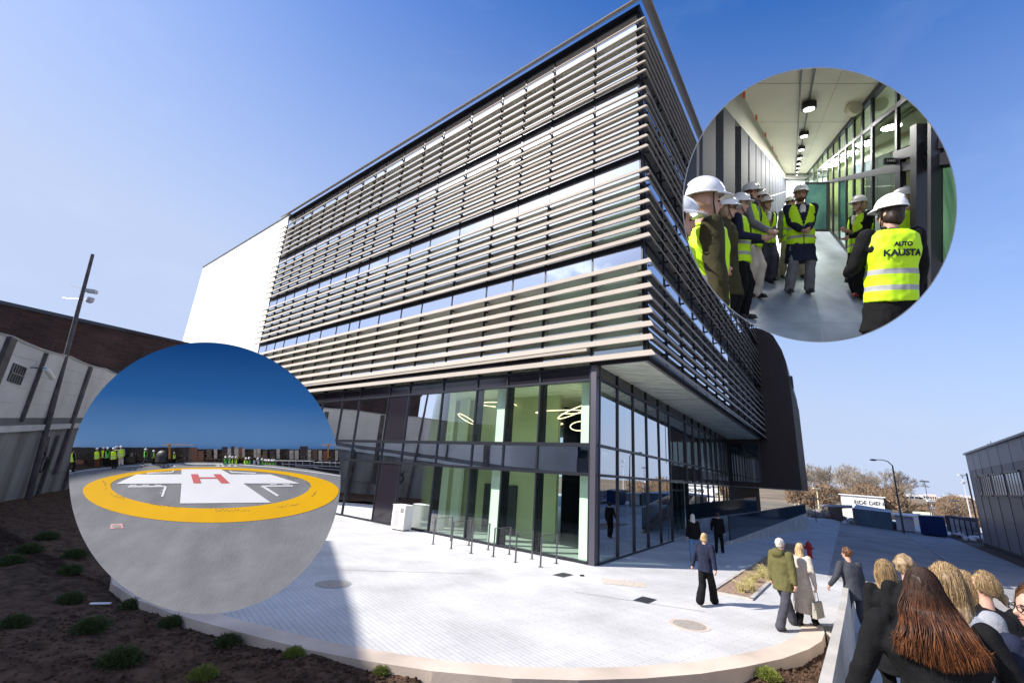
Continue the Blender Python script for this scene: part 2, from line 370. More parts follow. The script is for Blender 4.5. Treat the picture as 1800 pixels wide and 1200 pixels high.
# ------------------------------------------------------------------ the glass office building
CB = Vector((3.332, 16.693, 0))
def azv(a): return Vector((math.sin(rad(a)), math.cos(rad(a)), 0))
uL, uR, uR2 = azv(-51.0), azv(36.12), azv(34.6)
nL = Vector((-uL.y, uL.x, 0)); nL = nL if nL.y < 0 else -nL       # outward normal of the left face
nR = Vector((uR.y, -uR.x, 0)); nR2 = Vector((uR2.y, -uR2.x, 0))
UC = Vector((4.90, 15.44, 0))                                    # upper corner in plan
def LF(s, z, o=0.0): return CB + uL * s + nL * o + Vector((0, 0, z))
def RF(t, z, o=0.0): return UC + uR * t + nR * o + Vector((0, 0, z))
def RL(t, z, o=0.0): return CB + uR2 * t + nR2 * o + Vector((0, 0, z))
def fbox(mb, F, s0, s1, z0, z1, o0, o1):
    mb.hexa([F(s0, z0, o0), F(s1, z0, o0), F(s1, z0, o1), F(s0, z0, o1), F(s0, z1, o0), F(s1, z1, o0), F(s1, z1, o1), F(s0, z1, o1)])
TOP = 24.0; SLEN = 31.5; RLEN = 29.6
ob = thing('office_building', 'tall glass office building with rows of beige horizontal sun louvers wrapping its corner', 'building', tuple(CB))
S_UC = (UC - CB).dot(uL)        # about -2.0
MS = [S_UC + .12, .25, 2.6, 4.45, 6.1, 8.5, 10.9, 12.7, 14.85, 16.9, 18.05, 19.6, 21.6, 23.2, 25.0, 27.0, 28.5, 30.0, 31.4]
MR = [.15] + [2.3 * i for i in range(1, 13)] + [29.5]
bases = [7.80, 11.87, 15.93, 19.82]
# louvers: one L-shaped blade at each level
def louver(z, dp=.22, hh=.15, oin=.13):
    def corner(o, zz):
        A = Matrix(((uL.x, -uR.x), (uL.y, -uR.y))); r = (nR - nL) * o; sol = A.inverted() @ Vector((r.x, r.y))
        return UC + uL * sol[0] + nL * o + Vector((0, 0, zz))
    pr = [(oin + .05, z + hh * .80), (oin + .08, z + hh * .92), (oin + dp, z - hh * .72), (oin + dp - .02, z - hh * .86), (oin + dp - .06, z - hh * .80)]
    mb = MB(); n = len(pr)
    for F, ln in ((LF, SLEN + .4), (RF, RLEN + .3)):
        mb.add([corner(o, zz) for o, zz in pr] + [F(ln, zz, o) for o, zz in pr], [tuple(range(n)), tuple(range(2 * n - 1, n - 1, -1))] + [(i, (i + 1) % n, n + (i + 1) % n, n + i) for i in range(n)])
    return mb
LEVELS = []
for b in bases:
    for i in range(7): LEVELS.append(b + .497 * i)
for z in LEVELS: louver(z).build('louver', louvm, ob)
louver(7.20, .30, .16).build('louver', louvm, ob)
# roof edge: a deeper fascia blade
rb = louver(TOP, .55, .26, .05); rb.build('roof_edge', louvm, ob)
rf = MB(); rf.prism([(p.x, p.y) for p in (LF(S_UC, 0, .05), RF(RLEN, 0, .05), RF(RLEN, 0, -26), LF(SLEN, 0, .05))], TOP - .42, TOP + .06)
rf.build('roof', framem, ob)
# brackets holding the louvers
br = MB()
for s in MS:
    for z in LEVELS:
        fbox(br, LF, s - .025, s + .025, z - .03, z + .05, .04, .20)
for t in MR:
    for z in LEVELS:
        fbox(br, RF, t - .025, t + .025, z - .03, z + .05, .04, .20)
br.build('louver_bracket', framem, ob)
# mullions
for s in MS:
    m_ = MB(); fbox(m_, LF, s - .035, s + .035, 7.25, TOP - .42, -.12, .045); m_.build('mullion', framem, ob)
for t in MR[1:]:
    m_ = MB(); fbox(m_, RF, t - .035, t + .035, 7.25, TOP - .42, -.12, .045); m_.build('mullion', framem, ob)
cm = MB(); cm.box((UC.x + (uL.x + uR.x) * .18, UC.y + (uL.y + uR.y) * .18, (7.25 + TOP - .42) / 2), (.30, .30, TOP - .42 - 7.25), rad(50)); cm.build('corner_post', frame2, ob)
cn = MB()
for z0 in [7.3, 10.85 + .42, 15.35, 19.40]:      # spandrel rails
    pass
# horizontal transoms at each slab
for z in [7.30, 11.74, 15.80, 19.70]:
    t_ = MB(); fbox(t_, LF, S_UC + .1, SLEN, z - .05, z + .05, -.1, .03); fbox(t_, RF, .1, RLEN, z - .05, z + .05, -.1, .03); t_.build('transom', framem, ob)
for (z0, z1) in ((10.98, 11.62), (15.05, 15.68), (19.1, 19.58), (23.0, 23.55)):
    for k in range(len(MS) - 1):
        w = MB(); w.add([LF(MS[k] + .035, z0, .02), LF(MS[k + 1] - .035, z0, .02), LF(MS[k + 1] - .035, z1, .02), LF(MS[k] + .035, z1, .02)], [(0, 1, 2, 3)]); w.build('clerestory_pane', gl_st, ob, fix=False)
    w = MB(); fbox(w, LF, S_UC + .1, SLEN, z1 - .0, z1 + .27, .02, .05); w.build('slab_shade_strip', framem, ob)  # dark strip stands in for the shade under the slab edge
# slabs and interior
zs = [7.24, 11.22, 15.27, 19.32]
foot = [(p.x, p.y) for p in (LF(S_UC + .2, 0, -.25), RF(RLEN, 0, -.25), RF(RLEN, 0, -12), LF(SLEN, 0, -12.0), LF(SLEN, 0, -.25))]
for i, z in enumerate(zs):
    s_ = MB(); s_.prism(foot, z - .2, z + (.06 if i else .02)); s_.build('floor_slab', [ceilm], ob)
fr_ = MB()
rr = random.Random(11)
hi = zs[1:] + [TOP - .45]
for z0, z1 in zip(zs, hi):
    # partition walls, blinds and columns seen through the panes
    w = MB()
    for k in range(len(MS) - 1):
        if rr.random() < .35: fbox(w, LF, MS[k] + .05, MS[k + 1] - .05, z0 + .1, z1 - .22, -rr.choice([.35, 2.5, 4.0]) - .08, -.3 if False else -rr.choice([.34]) )if False else None
    for s in (1.0, 5.3, 9.0, 14.2, 19.0, 24.0, 29.0):
        w.hexa([LF(s, z0 + .1, -.6), LF(s + .45, z0 + .1, -.6), LF(s + .45, z0 + .1, -1.05), LF(s, z0 + .1, -1.05), LF(s, z1 - .22, -.6), LF(s + .45, z1 - .22, -.6), LF(s + .45, z1 - .22, -1.05), LF(s, z1 - .22, -1.05)])
    for t in (4.0, 11.0, 18.0, 25.0):
        w.hexa([RF(t, z0 + .1, -.9), RF(t + .45, z0 + .1, -.9), RF(t + .45, z0 + .1, -1.35), RF(t, z0 + .1, -1.35), RF(t, z1 - .22, -.9), RF(t + .45, z1 - .22, -.9), RF(t + .45, z1 - .22, -1.35), RF(t, z1 - .22, -1.35)])
    w.build('column', intw, ob)
    for (a, b, o, m_) in [(1.5, 9.9, -5.2, into), (11.0, 17.2, -3.4, intw), (17.6, 31.2, -5.0, into)]:
        w = MB(); fbox(w, LF, a, b, z0 + .1, z1 - .22, o - .12, o); w.build('interior_wall', m_, ob)
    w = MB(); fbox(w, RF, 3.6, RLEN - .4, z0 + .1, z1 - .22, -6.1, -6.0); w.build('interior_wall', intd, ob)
    for k in range(len(MS) - 1):
        if rr.random() < .72:
            w = MB(); fbox(w, LF, MS[k] + .06, MS[k + 1] - .06, z0 + rr.choice([.9, .1, .5]), z1 - .25, -.34, -.30); w.build('blind', rr.choice([intw, intw, into, blindm, intd]), ob)
# brown timber-like panels behind the louvers of the top storey and one dark bay per floor
for (k, z0, z1, m_) in [(5, 19.45, 23.5, louvm), (6, 19.45, 23.5, louvm), (13, 19.45, 23.5, louvm), (6, 11.4, 15.2, darkp), (9, 11.4, 15.2, darkp), (8, 15.4, 19.3, darkp), (6, 7.4, 11.2, darkp), (9, 7.4, 11.2, darkp)]:
    w = MB(); fbox(w, LF, MS[k] + .05, MS[k + 1] - .05, z0, z1 - 1.0, -.09, -.03); w.build('panel', m_, ob)
# glazing: one window per bay and storey on the left face, wide windows on the side face
for i, (z0, z1) in enumerate(zip([7.35, 11.35, 15.40, 19.45], [11.25, 15.30, 19.35, TOP - .42])):
    for k in range(len(MS) - 1):
        w = MB(); w.add([LF(MS[k] + .035, z0, 0), LF(MS[k + 1] - .035, z0, 0), LF(MS[k + 1] - .035, z1, 0), LF(MS[k] + .035, z1, 0)], [(0, 1, 2, 3)])
        o = w.build('window', gl_up, ob, fix=False)
    if i == 0:
        for k in range(0, len(MR) - 1, 2):
            b = min(k + 2, len(MR) - 1)
            w = MB(); w.add([RF(MR[k], z0, 0), RF(MR[b], z0, 0), RF(MR[b], z1, 0), RF(MR[k], z1, 0)], [(0, 1, 2, 3)]); w.build('window', gl_rt, ob, fix=False)
w = MB()
for (z0, z1) in zip([11.35, 15.40, 19.45], [15.30, 19.35, TOP - .42]):
    for k in range(len(MR) - 1):
        w.add([RF(MR[k], z0, 0), RF(MR[k + 1], z0, 0), RF(MR[k + 1], z1, 0), RF(MR[k], z1, 0)], [(0, 1, 2, 3)])
o = w.build('side_windows', gl_rt, ob, fix=False); o['kind'] = 'stuff'
# soffit of the overhang
so_ = MB(); cs = [LF(.12, 7.04, .0), LF(S_UC + .02, 7.04, -.0), RF(0.0, 7.04, .0), RF(RLEN, 7.04, 0), RL(RLEN, 7.04, -.3)]
cs = [CB + Vector((0, 0, 0)), UC + Vector((0, 0, 0)), RF(RLEN, 0, 0), RL(RLEN - .2, 0, -.3)]
so_.prism([(p.x, p.y) for p in cs], 7.05, 7.12); so_.build('soffit', soffm, ob)
fa = MB(); fbox(fa, LF, S_UC - .02, .1, 7.0, 7.24, .0, .05); fbox(fa, RF, -.02, RLEN, 7.0, 7.24, .0, .05); fa.build('soffit_fascia', framem, ob)
jn = MB()
for t in (8.2, 17.5):
    a, b = RL(t, 7.045, .05), RF(t + .2, 7.045, -.05); jn.tube([a, b], .015, 4)
jn.build('soffit_joint', blackm, ob)
# ---- lower storeys, left face
ML = [.25, 2.6, 4.35, 6.15, 8.45, 11.0, 12.7, 15.5, 17.3, 19.6, 22.0, 24.5, 27, 29.5, 31.4]
MLf = [.25, 2.6, 4.35, 6.15, 8.45, 10.0, 11.0, 12.7, 14.2, 15.5, 17.3, 19.6, 22.0, 24.5, 27, 29.5, 31.4]
c_ = MB(); fbox(c_, LF, -.02, .20, 0, 7.02, -.30, .10); c_.build('corner_column', frame2, ob)
for s in ML:
    m_ = MB(); fbox(m_, LF, s - .035, s + .035, 0, 7.15, -.15, .06); m_.build('mullion', framem, ob)
    m_ = MB(); fbox(m_, LF, s - .05, s + .05, 0, 7.0, -.45, -.16); m_.build('mullion_fin', framem, ob)
for z, h in ((.04, .05), (2.97, .06), (4.02, .07), (6.46, .05), (6.98, .05)):
    t_ = MB(); fbox(t_, LF, .2, SLEN, z - h, z + h, -.1, .075); t_.build('transom', framem, ob)
for k in range(len(ML) - 1):
    a, b = ML[k] + .035, ML[k + 1] - .035
    for (z0, z1, m_) in ((.08, 2.91, gl_lo), (4.09, 6.41, gl_lo)):
        w = MB(); w.add([LF(a, z0, 0), LF(b, z0, 0), LF(b, z1, 0), LF(a, z1, 0)], [(0, 1, 2, 3)]); w.build('window', m_, ob, fix=False)
    w = MB(); w.add([LF(a, 3.03, .0), LF(b, 3.03, .0), LF(b, 3.95, .0), LF(a, 3.95, .0)], [(0, 1, 2, 3)]); w.build('spandrel', gl_sp, ob, fix=False)
    w = MB(); w.add([LF(a, 6.51, .0), LF(b, 6.51, .0), LF(b, 7.0, .0), LF(a, 7.0, .0)], [(0, 1, 2, 3)]); w.build('spandrel', darkp, ob, fix=False)
# dark opaque strip above the first ledge away from the corner
for k in range(2, len(MS) - 1):
    w = MB(); fbox(w, LF, MS[k] + .05, MS[k + 1] - .05, 7.36, 7.95, .012, .03); w.build('spandrel', darkp, ob)
w = MB(); fbox(w, LF, 11.05, 12.65, .1, 2.9, .012, .03); fbox(w, LF, 8.5, 10.95, 4.1, 6.4, -.3, -.2) if False else None; w.build('panel', darkp, ob)
w = MB(); fbox(w, LF, 11.05, 12.65, 4.1, 6.4, .012, .03); w.build('panel', darkp, ob)
lt = mat('ledge_light', (.30, .27, .25), .4, metal=.4)
w = MB(); fbox(w, LF, .3, SLEN, 7.64, 7.70, .04, .30); fbox(w, LF, .3, SLEN, 7.55, 7.70, .28, .31); w.build('ledge', louvm, ob)
# ---- lower interior
iff = [(p.x, p.y) for p in (LF(.1, 0, -.2), RL(28.6, 0, -.2), RL(28.6, 0, -11), LF(SLEN, 0, -11.5), LF(SLEN, 0, -.2))]
MB().prism(iff, .0, .03).build('interior_floor', intf, ob)
MB().prism(iff, 3.2, 3.85).build('floor_slab', ceilm, ob)
MB().prism(iff, 6.62, 7.0).build('ceiling', ceilm, ob)
for z0, z1 in ((.03, 3.2), (3.85, 6.62)):
    for s in (.55, 5.0, 8.75):
        w = MB(); fbox(w, LF, s, s + .5, z0, z1, -1.25, -.7); w.build('column', intw, ob)
    w = MB(); fbox(w, LF, 3.7, 15.5, z0, z1, -3.4, -3.2); w.build('interior_wall', into, ob)
    w = MB(); fbox(w, LF, 9.3, 9.9, z0, z1, -2.9, -2.7); w.build('interior_wall', intw, ob)
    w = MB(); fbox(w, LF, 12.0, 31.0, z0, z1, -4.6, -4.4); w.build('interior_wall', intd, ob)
    w = MB(); fbox(w, LF, 13.1, 13.6, z0, z1, -2.6, -2.0); fbox(w, LF, 16.0, 16.5, z0, z1, -2.6, -2.0); w.build('column', into, ob)
    w = MB(); fbox(w, LF, .7, 3.6, z0, z1, -9.2, -9.0); w.build('interior_wall', intd, ob)
    w = MB(); fbox(w, LF, 1.0, 1.9, z0, z1, -7.4, -6.8); w.build('column', into, ob)
w = MB(); fbox(w, LF, 5.9, 8.0, .03, 2.25, -3.19, -3.12); w.build('interior_door', intd, ob)
fin = MB()
for t in [i * 1.0 for i in range(12)]:
    fbox(fin, RL, 8 + t * 1.9, 8.05 + t * 1.9, .03, 6.6, -4.3, -4.2)
fin.build('partition_frame', framem, ob)
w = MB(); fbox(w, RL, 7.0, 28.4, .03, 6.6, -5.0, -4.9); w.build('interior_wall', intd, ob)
# ring lamps of the upper foyer
ringm = mat('ring_lamp', (.9, .8, .6), .4, emit=(1, .80, .52), es=1.3)
def LFpx(px, py, o):
    d = ray(px, py); P = CB + nL * o; t = nL.dot(P - Vector((0, 0, CAMH))) / nL.dot(Vector(d)); return Vector(d) * t + Vector((0, 0, CAMH))
for (px, py, o, hw, tx, ty) in [(990, 724, -3.0, 50, .08, .06), (876, 711, -2.6, 33, .02, .02), (1012, 722, -2.2, 32, .45, -.1), (945, 744, -5.0, 46, .04, .04), (820, 736, -1.8, 16, -.5, .3), (925, 743, -5.6, 22, -.5, .3), (905, 740, -6.0, 24, .5, .2), (1022, 748, -2.6, 20, .2, .5)]:
    c = LFpx(px, py, o); r = hw / FOC * math.hypot(c.x, c.y) * .95; w = MB()
    w.tube([(c.x + r * math.cos(a), c.y + r * math.sin(a), c.z + r * (tx * math.cos(a) + ty * math.sin(a))) for a in [2 * math.pi * i / 40 for i in range(41)]], .022, 6, False)
    tag(w.build('ring_lamp', ringm), None, 'lamp', 'ring lamps hanging in the upper foyer')
_rl = [o for o in COL.objects if o.name.startswith('ring_lamp')]
for o, l in zip(_rl, ['large tilted glowing ring lamp just inside the corner column', 'large glowing ring lamp behind the second pane from the corner', 'steeply tilted ring lamp hanging right beside the corner column',
                      'flat dark ring lamp crossing behind the pale interior column', 'small tilted ring lamp farthest left in the foyer', 'low wide ring lamp at the back of the foyer near the corner',
                      'tilted ring lamp crossing the low wide one at the back', 'leftmost of the crossing ring lamps at the back of the foyer']): o['label'] = l
# ---- lower storeys, right face
MT = [.2, 2.1, 4.0, 5.9, 7.9, 9.9, 13.6, 15.6, 17.6, 19.6, 21.6, 23.6, 25.6, 27.2, 28.6]
for t in MT:
    m_ = MB(); fbox(m_, RL, t - .035, t + .035, 0, 7.04, -.16, .06); m_.build('mullion', framem, ob)
for z, h in ((.04, .05), (2.97, .05), (4.02, .05), (6.55, .05)):
    t_ = MB()
    if z < 1: fbox(t_, RL, .1, 9.9, z - h, z + h, -.1, .075); fbox(t_, RL, 13.6, 28.6, z - h, z + h, -.1, .075)
    else: fbox(t_, RL, .1, 28.6, z - h, z + h, -.1, .075)
    t_.build('transom', framem, ob)
for k in range(len(MT) - 1):
    a, b = MT[k] + .035, MT[k + 1] - .035
    if abs(MT[k] - 9.9) > .01:
        w = MB(); w.add([RL(a, .08, 0), RL(b, .08, 0), RL(b, 2.92, 0), RL(a, 2.92, 0)], [(0, 1, 2, 3)]); w.build('window', gl_rt, ob, fix=False)
    w = MB(); w.add([RL(a, 3.02, 0), RL(b, 3.02, 0), RL(b, 6.5, 0), RL(a, 6.5, 0)], [(0, 1, 2, 3)]); w.build('window', gl_rt, ob, fix=False)
    w = MB(); w.add([RL(a, 6.6, 0), RL(b, 6.6, 0), RL(b, 7.04, 0), RL(a, 7.04, 0)], [(0, 1, 2, 3)]); w.build('spandrel', darkp, ob, fix=False)
# entrance recess
w = MB(); fbox(w, RL, 9.95, 13.55, .03, 2.92, -2.6, -2.5); w.build('entrance_wall', intd, ob)
w = MB(); fbox(w, RL, 9.93, 9.97, .03, 2.92, -2.5, -.2); w.build('entrance_side', gl_rt, ob); w = MB(); fbox(w, RL, 13.53, 13.57, .03, 2.92, -2.5, -.2); w.build('entrance_side', gl_rt, ob)
dr = MB()
for t in (10.0, 11.1, 12.3, 13.4): fbox(dr, RL, t, t + .07, .03, 2.9, -1.3, -1.2)
fbox(dr, RL, 10, 13.5, 2.4, 2.5, -1.3, -1.2); dr.build('entrance_door', framem, ob)
# far glazed arcade under the brown wing
for i in range(21):
    t = 29.4 + i * 1.05
    m_ = MB(); fbox(m_, RL, t - .045, t + .045, 0, 2.98, -.1, .1); m_.build('arcade_post', framem, ob)
w = MB(); w.add([RL(28.7, .1, 0), RL(50, .1, 0), RL(50, 2.98, 0), RL(28.7, 2.98, 0)], [(0, 1, 2, 3)]); w.build('arcade_glass', gl_rt, ob, fix=False)
w = MB(); fbox(w, RL, 29.5, 50, .0, 2.95, -8, -7.8); w.build('interior_wall', intd, ob)

# ---- brown ribbed wing
bw = thing('brown_wing', 'dark brown wing with ribbed cladding and rounded top beyond the side facade', 'building', tuple(RL(29.6, 0, 2)))
prof = [(-.4, 3.0), (5.22, 3.0), (5.24, 12.6), (5.18, 13.9), (4.95, 15.0), (4.40, 16.4), (3.9, 16.95), (3.1, 17.3), (-.4, 17.6)]
w = MB(); F0, F1 = 29.66, 50.0
w.add([RL(F0, z, o) for o, z in prof] + [RL(F1, z, o) for o, z in prof],
      [tuple(range(9)), tuple(range(17, 8, -1))] + [(i, 9 + i, 9 + (i + 1) % 9, (i + 1) % 9) for i in range(9)])
w.build('wall', brownm, bw)
rbs = MB()
for i in range(54):
    o = 2.62 + i * .05
    if i % 2 == 0:
        zt = 17.2 if o < 3.1 else (16.9 if o < 3.9 else (16.2 if o < 4.5 else (14.8 if o < 5.0 else 12.6)))
        fbox(rbs, RL, F0 - .045, F0, 3.02, zt, o, o + .045)
rbs.build('front_ribs', brownm, bw)
rs2 = MB()
for i in range(66): fbox(rs2, RL, F0 + .1 + i * .3, F0 + .2 + i * .3, 3.02, 12.5, 5.235, 5.29)
rs2.build('side_ribs', brownm, bw)
wf = MB(); 
for a, b in ((-.05, .07), (1.2, 1.28), (2.35, 2.5)): fbox(wf, RL, F0 - .12, F0 - .0, 3.3, 6.7, a, b)
for z in (3.3, 6.6): fbox(wf, RL, F0 - .12, F0 - .0, z, z + .12, -.05, 2.5)
o = wf.build('window_frame', framem, bw)
gp = MB(); gp.add([RL(F0 - .03, 3.4, .05), RL(F0 - .03, 3.4, 2.4), RL(F0 - .03, 6.6, 2.4), RL(F0 - .03, 6.6, .05)], [(0, 1, 2, 3)]); gp.build('window', mat('dark_glass', (.01, .02, .03), .05, spec=.8), bw, fix=False)
bx_ = MB(); fbox(bx_, RL, F0 + 3, F0 + 4, 12.2, 13.2, 5.24, 5.45); bx_.build('vent_box', framem, bw)
cp = MB(); fbox(cp, RL, F0 - .06, F0 + .1, 2.93, 3.015, -.4, 5.26); cp.build('flashing', steel, bw)

# ---- white rendered building
wb = thing('white_building', 'plain bright white rendered block adjoining the louvered facade on its left', 'building', tuple(LF(42, 0, -5)))
w = MB(); fbox(w, LF, SLEN + .02, 53.1, 0, 24.25, -22, -.02); w.build('wall', whitem, wb)
w = MB(); fbox(w, LF, SLEN + .02, 53.18, 24.25, 24.36, -22, .06); w.build('coping', steel, wb)
w = MB(); fbox(w, LF, 49.3, 50.8, 12.5, 13.3, .0, .25); w.build('vent', concrete, wb)

# ---- ramp with dark glass balustrade
rm = thing('ramp_balustrade', 'dark glass balustrade on a pale concrete ramp wall rising beside the glazed arcade', 'balustrade', (12.2, 25.5, 0))
P0, P1 = Vector((12.25, 25.5, 0)), Vector((25.0, 38.7, 0)); dd = (P1 - P0).normalized(); nn = Vector((dd.y, -dd.x, 0)) * .1
def sbox(mb, a, b, za0, zb0, za1, zb1, nn): mb.hexa([(a.x - nn.x, a.y - nn.y, za0), (b.x - nn.x, b.y - nn.y, zb0), (b.x + nn.x, b.y + nn.y, zb0), (a.x + nn.x, a.y + nn.y, za0), (a.x - nn.x, a.y - nn.y, za1), (b.x - nn.x, b.y - nn.y, zb1), (b.x + nn.x, b.y + nn.y, zb1), (a.x + nn.x, a.y + nn.y, za1)])
w = MB(); sbox(w, P0 - dd * .5, P1, 0, 0, .12, 1.22, nn); w.build('wall', concrete, rm)
w = MB(); sbox(w, P0, P1, .08, 1.18, 1.33, 1.88, nn * .25); w.build('glass_panel', mat('bal_glass', (.008, .018, .026), .08, spec=.7), rm)
w = MB(); sbox(w, P0, P1, 1.33, 1.88, 1.37, 1.93, nn * .4); w.tube([P0, P0 + Vector((0, 0, 1.4))], .035); w.tube([P1, P1 + Vector((0, 0, 1.95))], .05); w.build('rail', framem, rm)
rm2 = thing('ramp_balustrade', 'second dark glass balustrade closer to the arcade posts', 'balustrade', (11.5, 28, 0))
Q0, Q1 = P0 + Vector((-1.2, 2.2, 0)), P0 + Vector((-1.2, 2.2, 0)) + dd * 13
w = MB(); sbox(w, Q0, Q1, .9, 1.2, 1.75, 2.25, nn * .25); w.build('glass_panel', MATS['bal_glass'], rm2)
w = MB(); sbox(w, Q0, Q1, 0, 0, .9, 1.2, nn); w.build('wall', concrete_d, rm2)

# ---- left: old white wall, brick building, pole
WA, WB_ = Vector((-13.5, 6.8, 0)), Vector((-29.5, 34.5, 0)); wdv = (WB_ - WA).normalized(); wno = Vector((wdv.y, -wdv.x, 0))
ow = thing('old_wall', 'old stained wall with white upper panels, grey ledge and dark posts at the left edge', 'wall', tuple(WA))
LW = (WB_ - WA).length
def OWF(s, z, o=0.0): return WA + wdv * s + wno * o + Vector((0, 0, z))
stainm = mat('stained_plaster', (.10, .10, .105), .9, nscale=.55, col2=(.30, .31, .33), bump=.3, bscale=8, stretch=(1.5, 1.5, .25))
panelm = mat('white_panel', (.56, .56, .57), .8, nscale=.5, namt=.12)
def osl(mb, s0, s1, za, zb, o0, o1, ka=.068, kb=.068):
    f = lambda s_, z, k: z + k * (s_ - 13.5)
    mb.hexa([OWF(s0, f(s0, za, ka), o0), OWF(s1, f(s1, za, ka), o0), OWF(s1, f(s1, za, ka), o1), OWF(s0, f(s0, za, ka), o1),
             OWF(s0, f(s0, zb, kb), o0), OWF(s1, f(s1, zb, kb), o0), OWF(s1, f(s1, zb, kb), o1), OWF(s0, f(s0, zb, kb), o1)])
w = MB(); osl(w, 4, LW, -.4, 3.08, -.35, 0, ka=0); w.build('lower_wall', stainm, ow)
w = MB(); osl(w, 4, LW, 3.08, 3.34, -.3, .12); w.build('ledge', mat('ledge_grey', (.52, .54, .57), .7, nscale=1, namt=.15), ow)
w = MB(); osl(w, 4, LW, 3.34, 3.66, -.3, .015); w.build('band', mat('band_grey', (.13, .135, .15), .8, nscale=1, namt=.2), ow)
seg = []
for i in range(121):
    s_ = 4 + (LW - 4) * i / 120; ph = ((s_ - 4.7) % 6.9) / 6.9; seg.append((s_, 6.74 + .070 * (s_ - 13.5) - .10 * math.sin(math.pi * ph)))
w = MB()
for (a, za), (b, zb) in zip(seg, seg[1:]):
    la, lb = 3.66 + .068 * (a - 13.5), 3.66 + .068 * (b - 13.5)
    w.hexa([OWF(a, la, -.2), OWF(b, lb, -.2), OWF(b, lb, 0), OWF(a, la, 0), OWF(a, za, -.2), OWF(b, zb, -.2), OWF(b, zb, 0), OWF(a, za, 0)])
w.build('upper_panel', mat('white_panel', (.88, .88, .88), .8, nscale=.5, namt=.08), ow)
w = MB()
for (a, za), (b, zb) in zip(seg, seg[1:]): w.hexa([OWF(a, za, -.25), OWF(b, zb, -.25), OWF(b, zb, .04), OWF(a, za, .04), OWF(a, za + .09, -.25), OWF(b, zb + .09, -.25), OWF(b, zb + .09, .04), OWF(a, za + .09, .04)])
w.build('coping', mat('coping_grey', (.34, .34, .35), .8), ow)
w = MB()
for k in range(1, 5):
    z = 3.66 + k * .62
    for i in range(24):
        if (i + k) % 5: osl(w, 4 + i * 1.1, 4 + i * 1.1 + .95, z - .012, z + .012, .0, .012)
w.build('panel_seam', mat('seam', (.45, .45, .45), .8), ow)
rustm = mat('weathered_steel', (.085, .075, .08), .8, nscale=2, namt=.4)
for s_, z0, z1, hw in ((11.55, .8, 6.6, .28), (15.2, 3.6, 6.7, .06), (22.1, 1.2, 7.2, .20), (24.6, -.2, 4.0, .16), (20.5, 0, 3.2, .1), (28.4, 0, 7.4, .18)):
    w = MB(); fbox(w, OWF, s_ - hw, s_ + hw, z0, z1, .0, .14); w.build('post', rustm, ow)
w = MB(); fbox(w, OWF, 12.6, 13.9, 5.05, 5.78, .005, .03); w.build('window', intd, ow)
w = MB()
for i in range(6): fbox(w, OWF, 12.6 + i * .24, 12.66 + i * .24, 5.05, 5.78, .03, .06)
fbox(w, OWF, 12.6, 13.9, 5.38, 5.43, .03, .07); w.build('window_bar', steel, ow)
p = OWF(14.2, 5.9, .5); q = OWF(15.4, 5.65, .5)
fl = thing('wall_lamp', 'white tubular lamp fixed beside the small barred window of the old wall', 'lamp', tuple(OWF(14.2, 5.9, 0)))
MB().tube([p, q], .10, 12).build('shade', whitem, fl)
MB().tube([OWF(14.3, 5.87, 0), p], .03).build('bracket', steel, fl)
cc = OWF(19.4, 1.75, .12); ck = MB(); rr = random.Random(9)
for k in range(9):
    r = .32 + rr.uniform(-.05, .05); o_ = rr.uniform(0, .15); ph = rr.uniform(0, 6)
    ck.tube([cc + wdv * (r * math.cos(a + ph) + rr.uniform(-.01, .01)) + Vector((0, 0, r * math.sin(a + ph) * 1.15)) + wno * o_ for a in [2 * math.pi * i / 26 for i in range(27)]], .018, 5, False)
for k in range(4):
    ck.tube([OWF(18.4 + k * .2, 3.1, .15), OWF(18.7 + k * .15, 2.4, .2), cc + Vector((0, 0, .3))], .015, 5)
ck.tube([cc + Vector((0, 0, -.3)), OWF(20.5, 1.5, .1), OWF(22.5, 1.25, .1), OWF(26, 1.2, .08)], .012, 5)
ck.tube([cc + wdv * (.5 * math.cos(a)) + Vector((0, 0, -.75 + .28 * math.sin(a))) + wno * .05 for a in [2 * math.pi * i / 26 for i in range(25)]], .012, 5, False)
tag(ck.build('cable_coil', blackm), 'black cable coiled and hung on the stained lower wall', 'cable')
# leaning lamp pole with cameras
pl = thing('lamp_pole', 'tall slightly leaning grey pole with camera and floodlight brackets near its top', 'pole', tuple(gnd(30, 885)))
pb = OWF(18.3, -.1, .35); r_ = math.hypot(pb.x, pb.y)
pt = atr(163, 447, r_ * .985); pts_ = [pb.lerp(pt, i / 6) for i in range(7)]
MB().tube(pts_, [.13, .125, .115, .105, .095, .085, .075], 10).build('shaft', rustm, pl)
q = atr(148, 515, r_ * .985)
hd = MB(); hd.box(q + Vector((.35, 0, .12)), (.42, .3, .16), .3); hd.build('floodlight', mat('lamp_grey', (.5, .5, .52), .5), pl)
hd = MB(); hd.ell(q + Vector((.42, 0, -.38)), (.17, .17, .15)); hd.cyl(q + Vector((.42, 0, -.36)), .17, .12); hd.build('camera_head', mat('lamp_grey', (.5, .5, .52), .5), pl)
hd = MB(); hd.tube([q + Vector((-.9, 0, .45)), q + Vector((.3, 0, .1))], .015, 5); hd.tube([q + Vector((-1.0, 0, -.35)), q + Vector((.4, 0, -.35))], .02, 5); hd.tube([q + Vector((0, 0, .1)), q + Vector((.3, 0, .1))], .04, 5); hd.build('bracket', steel, pl)
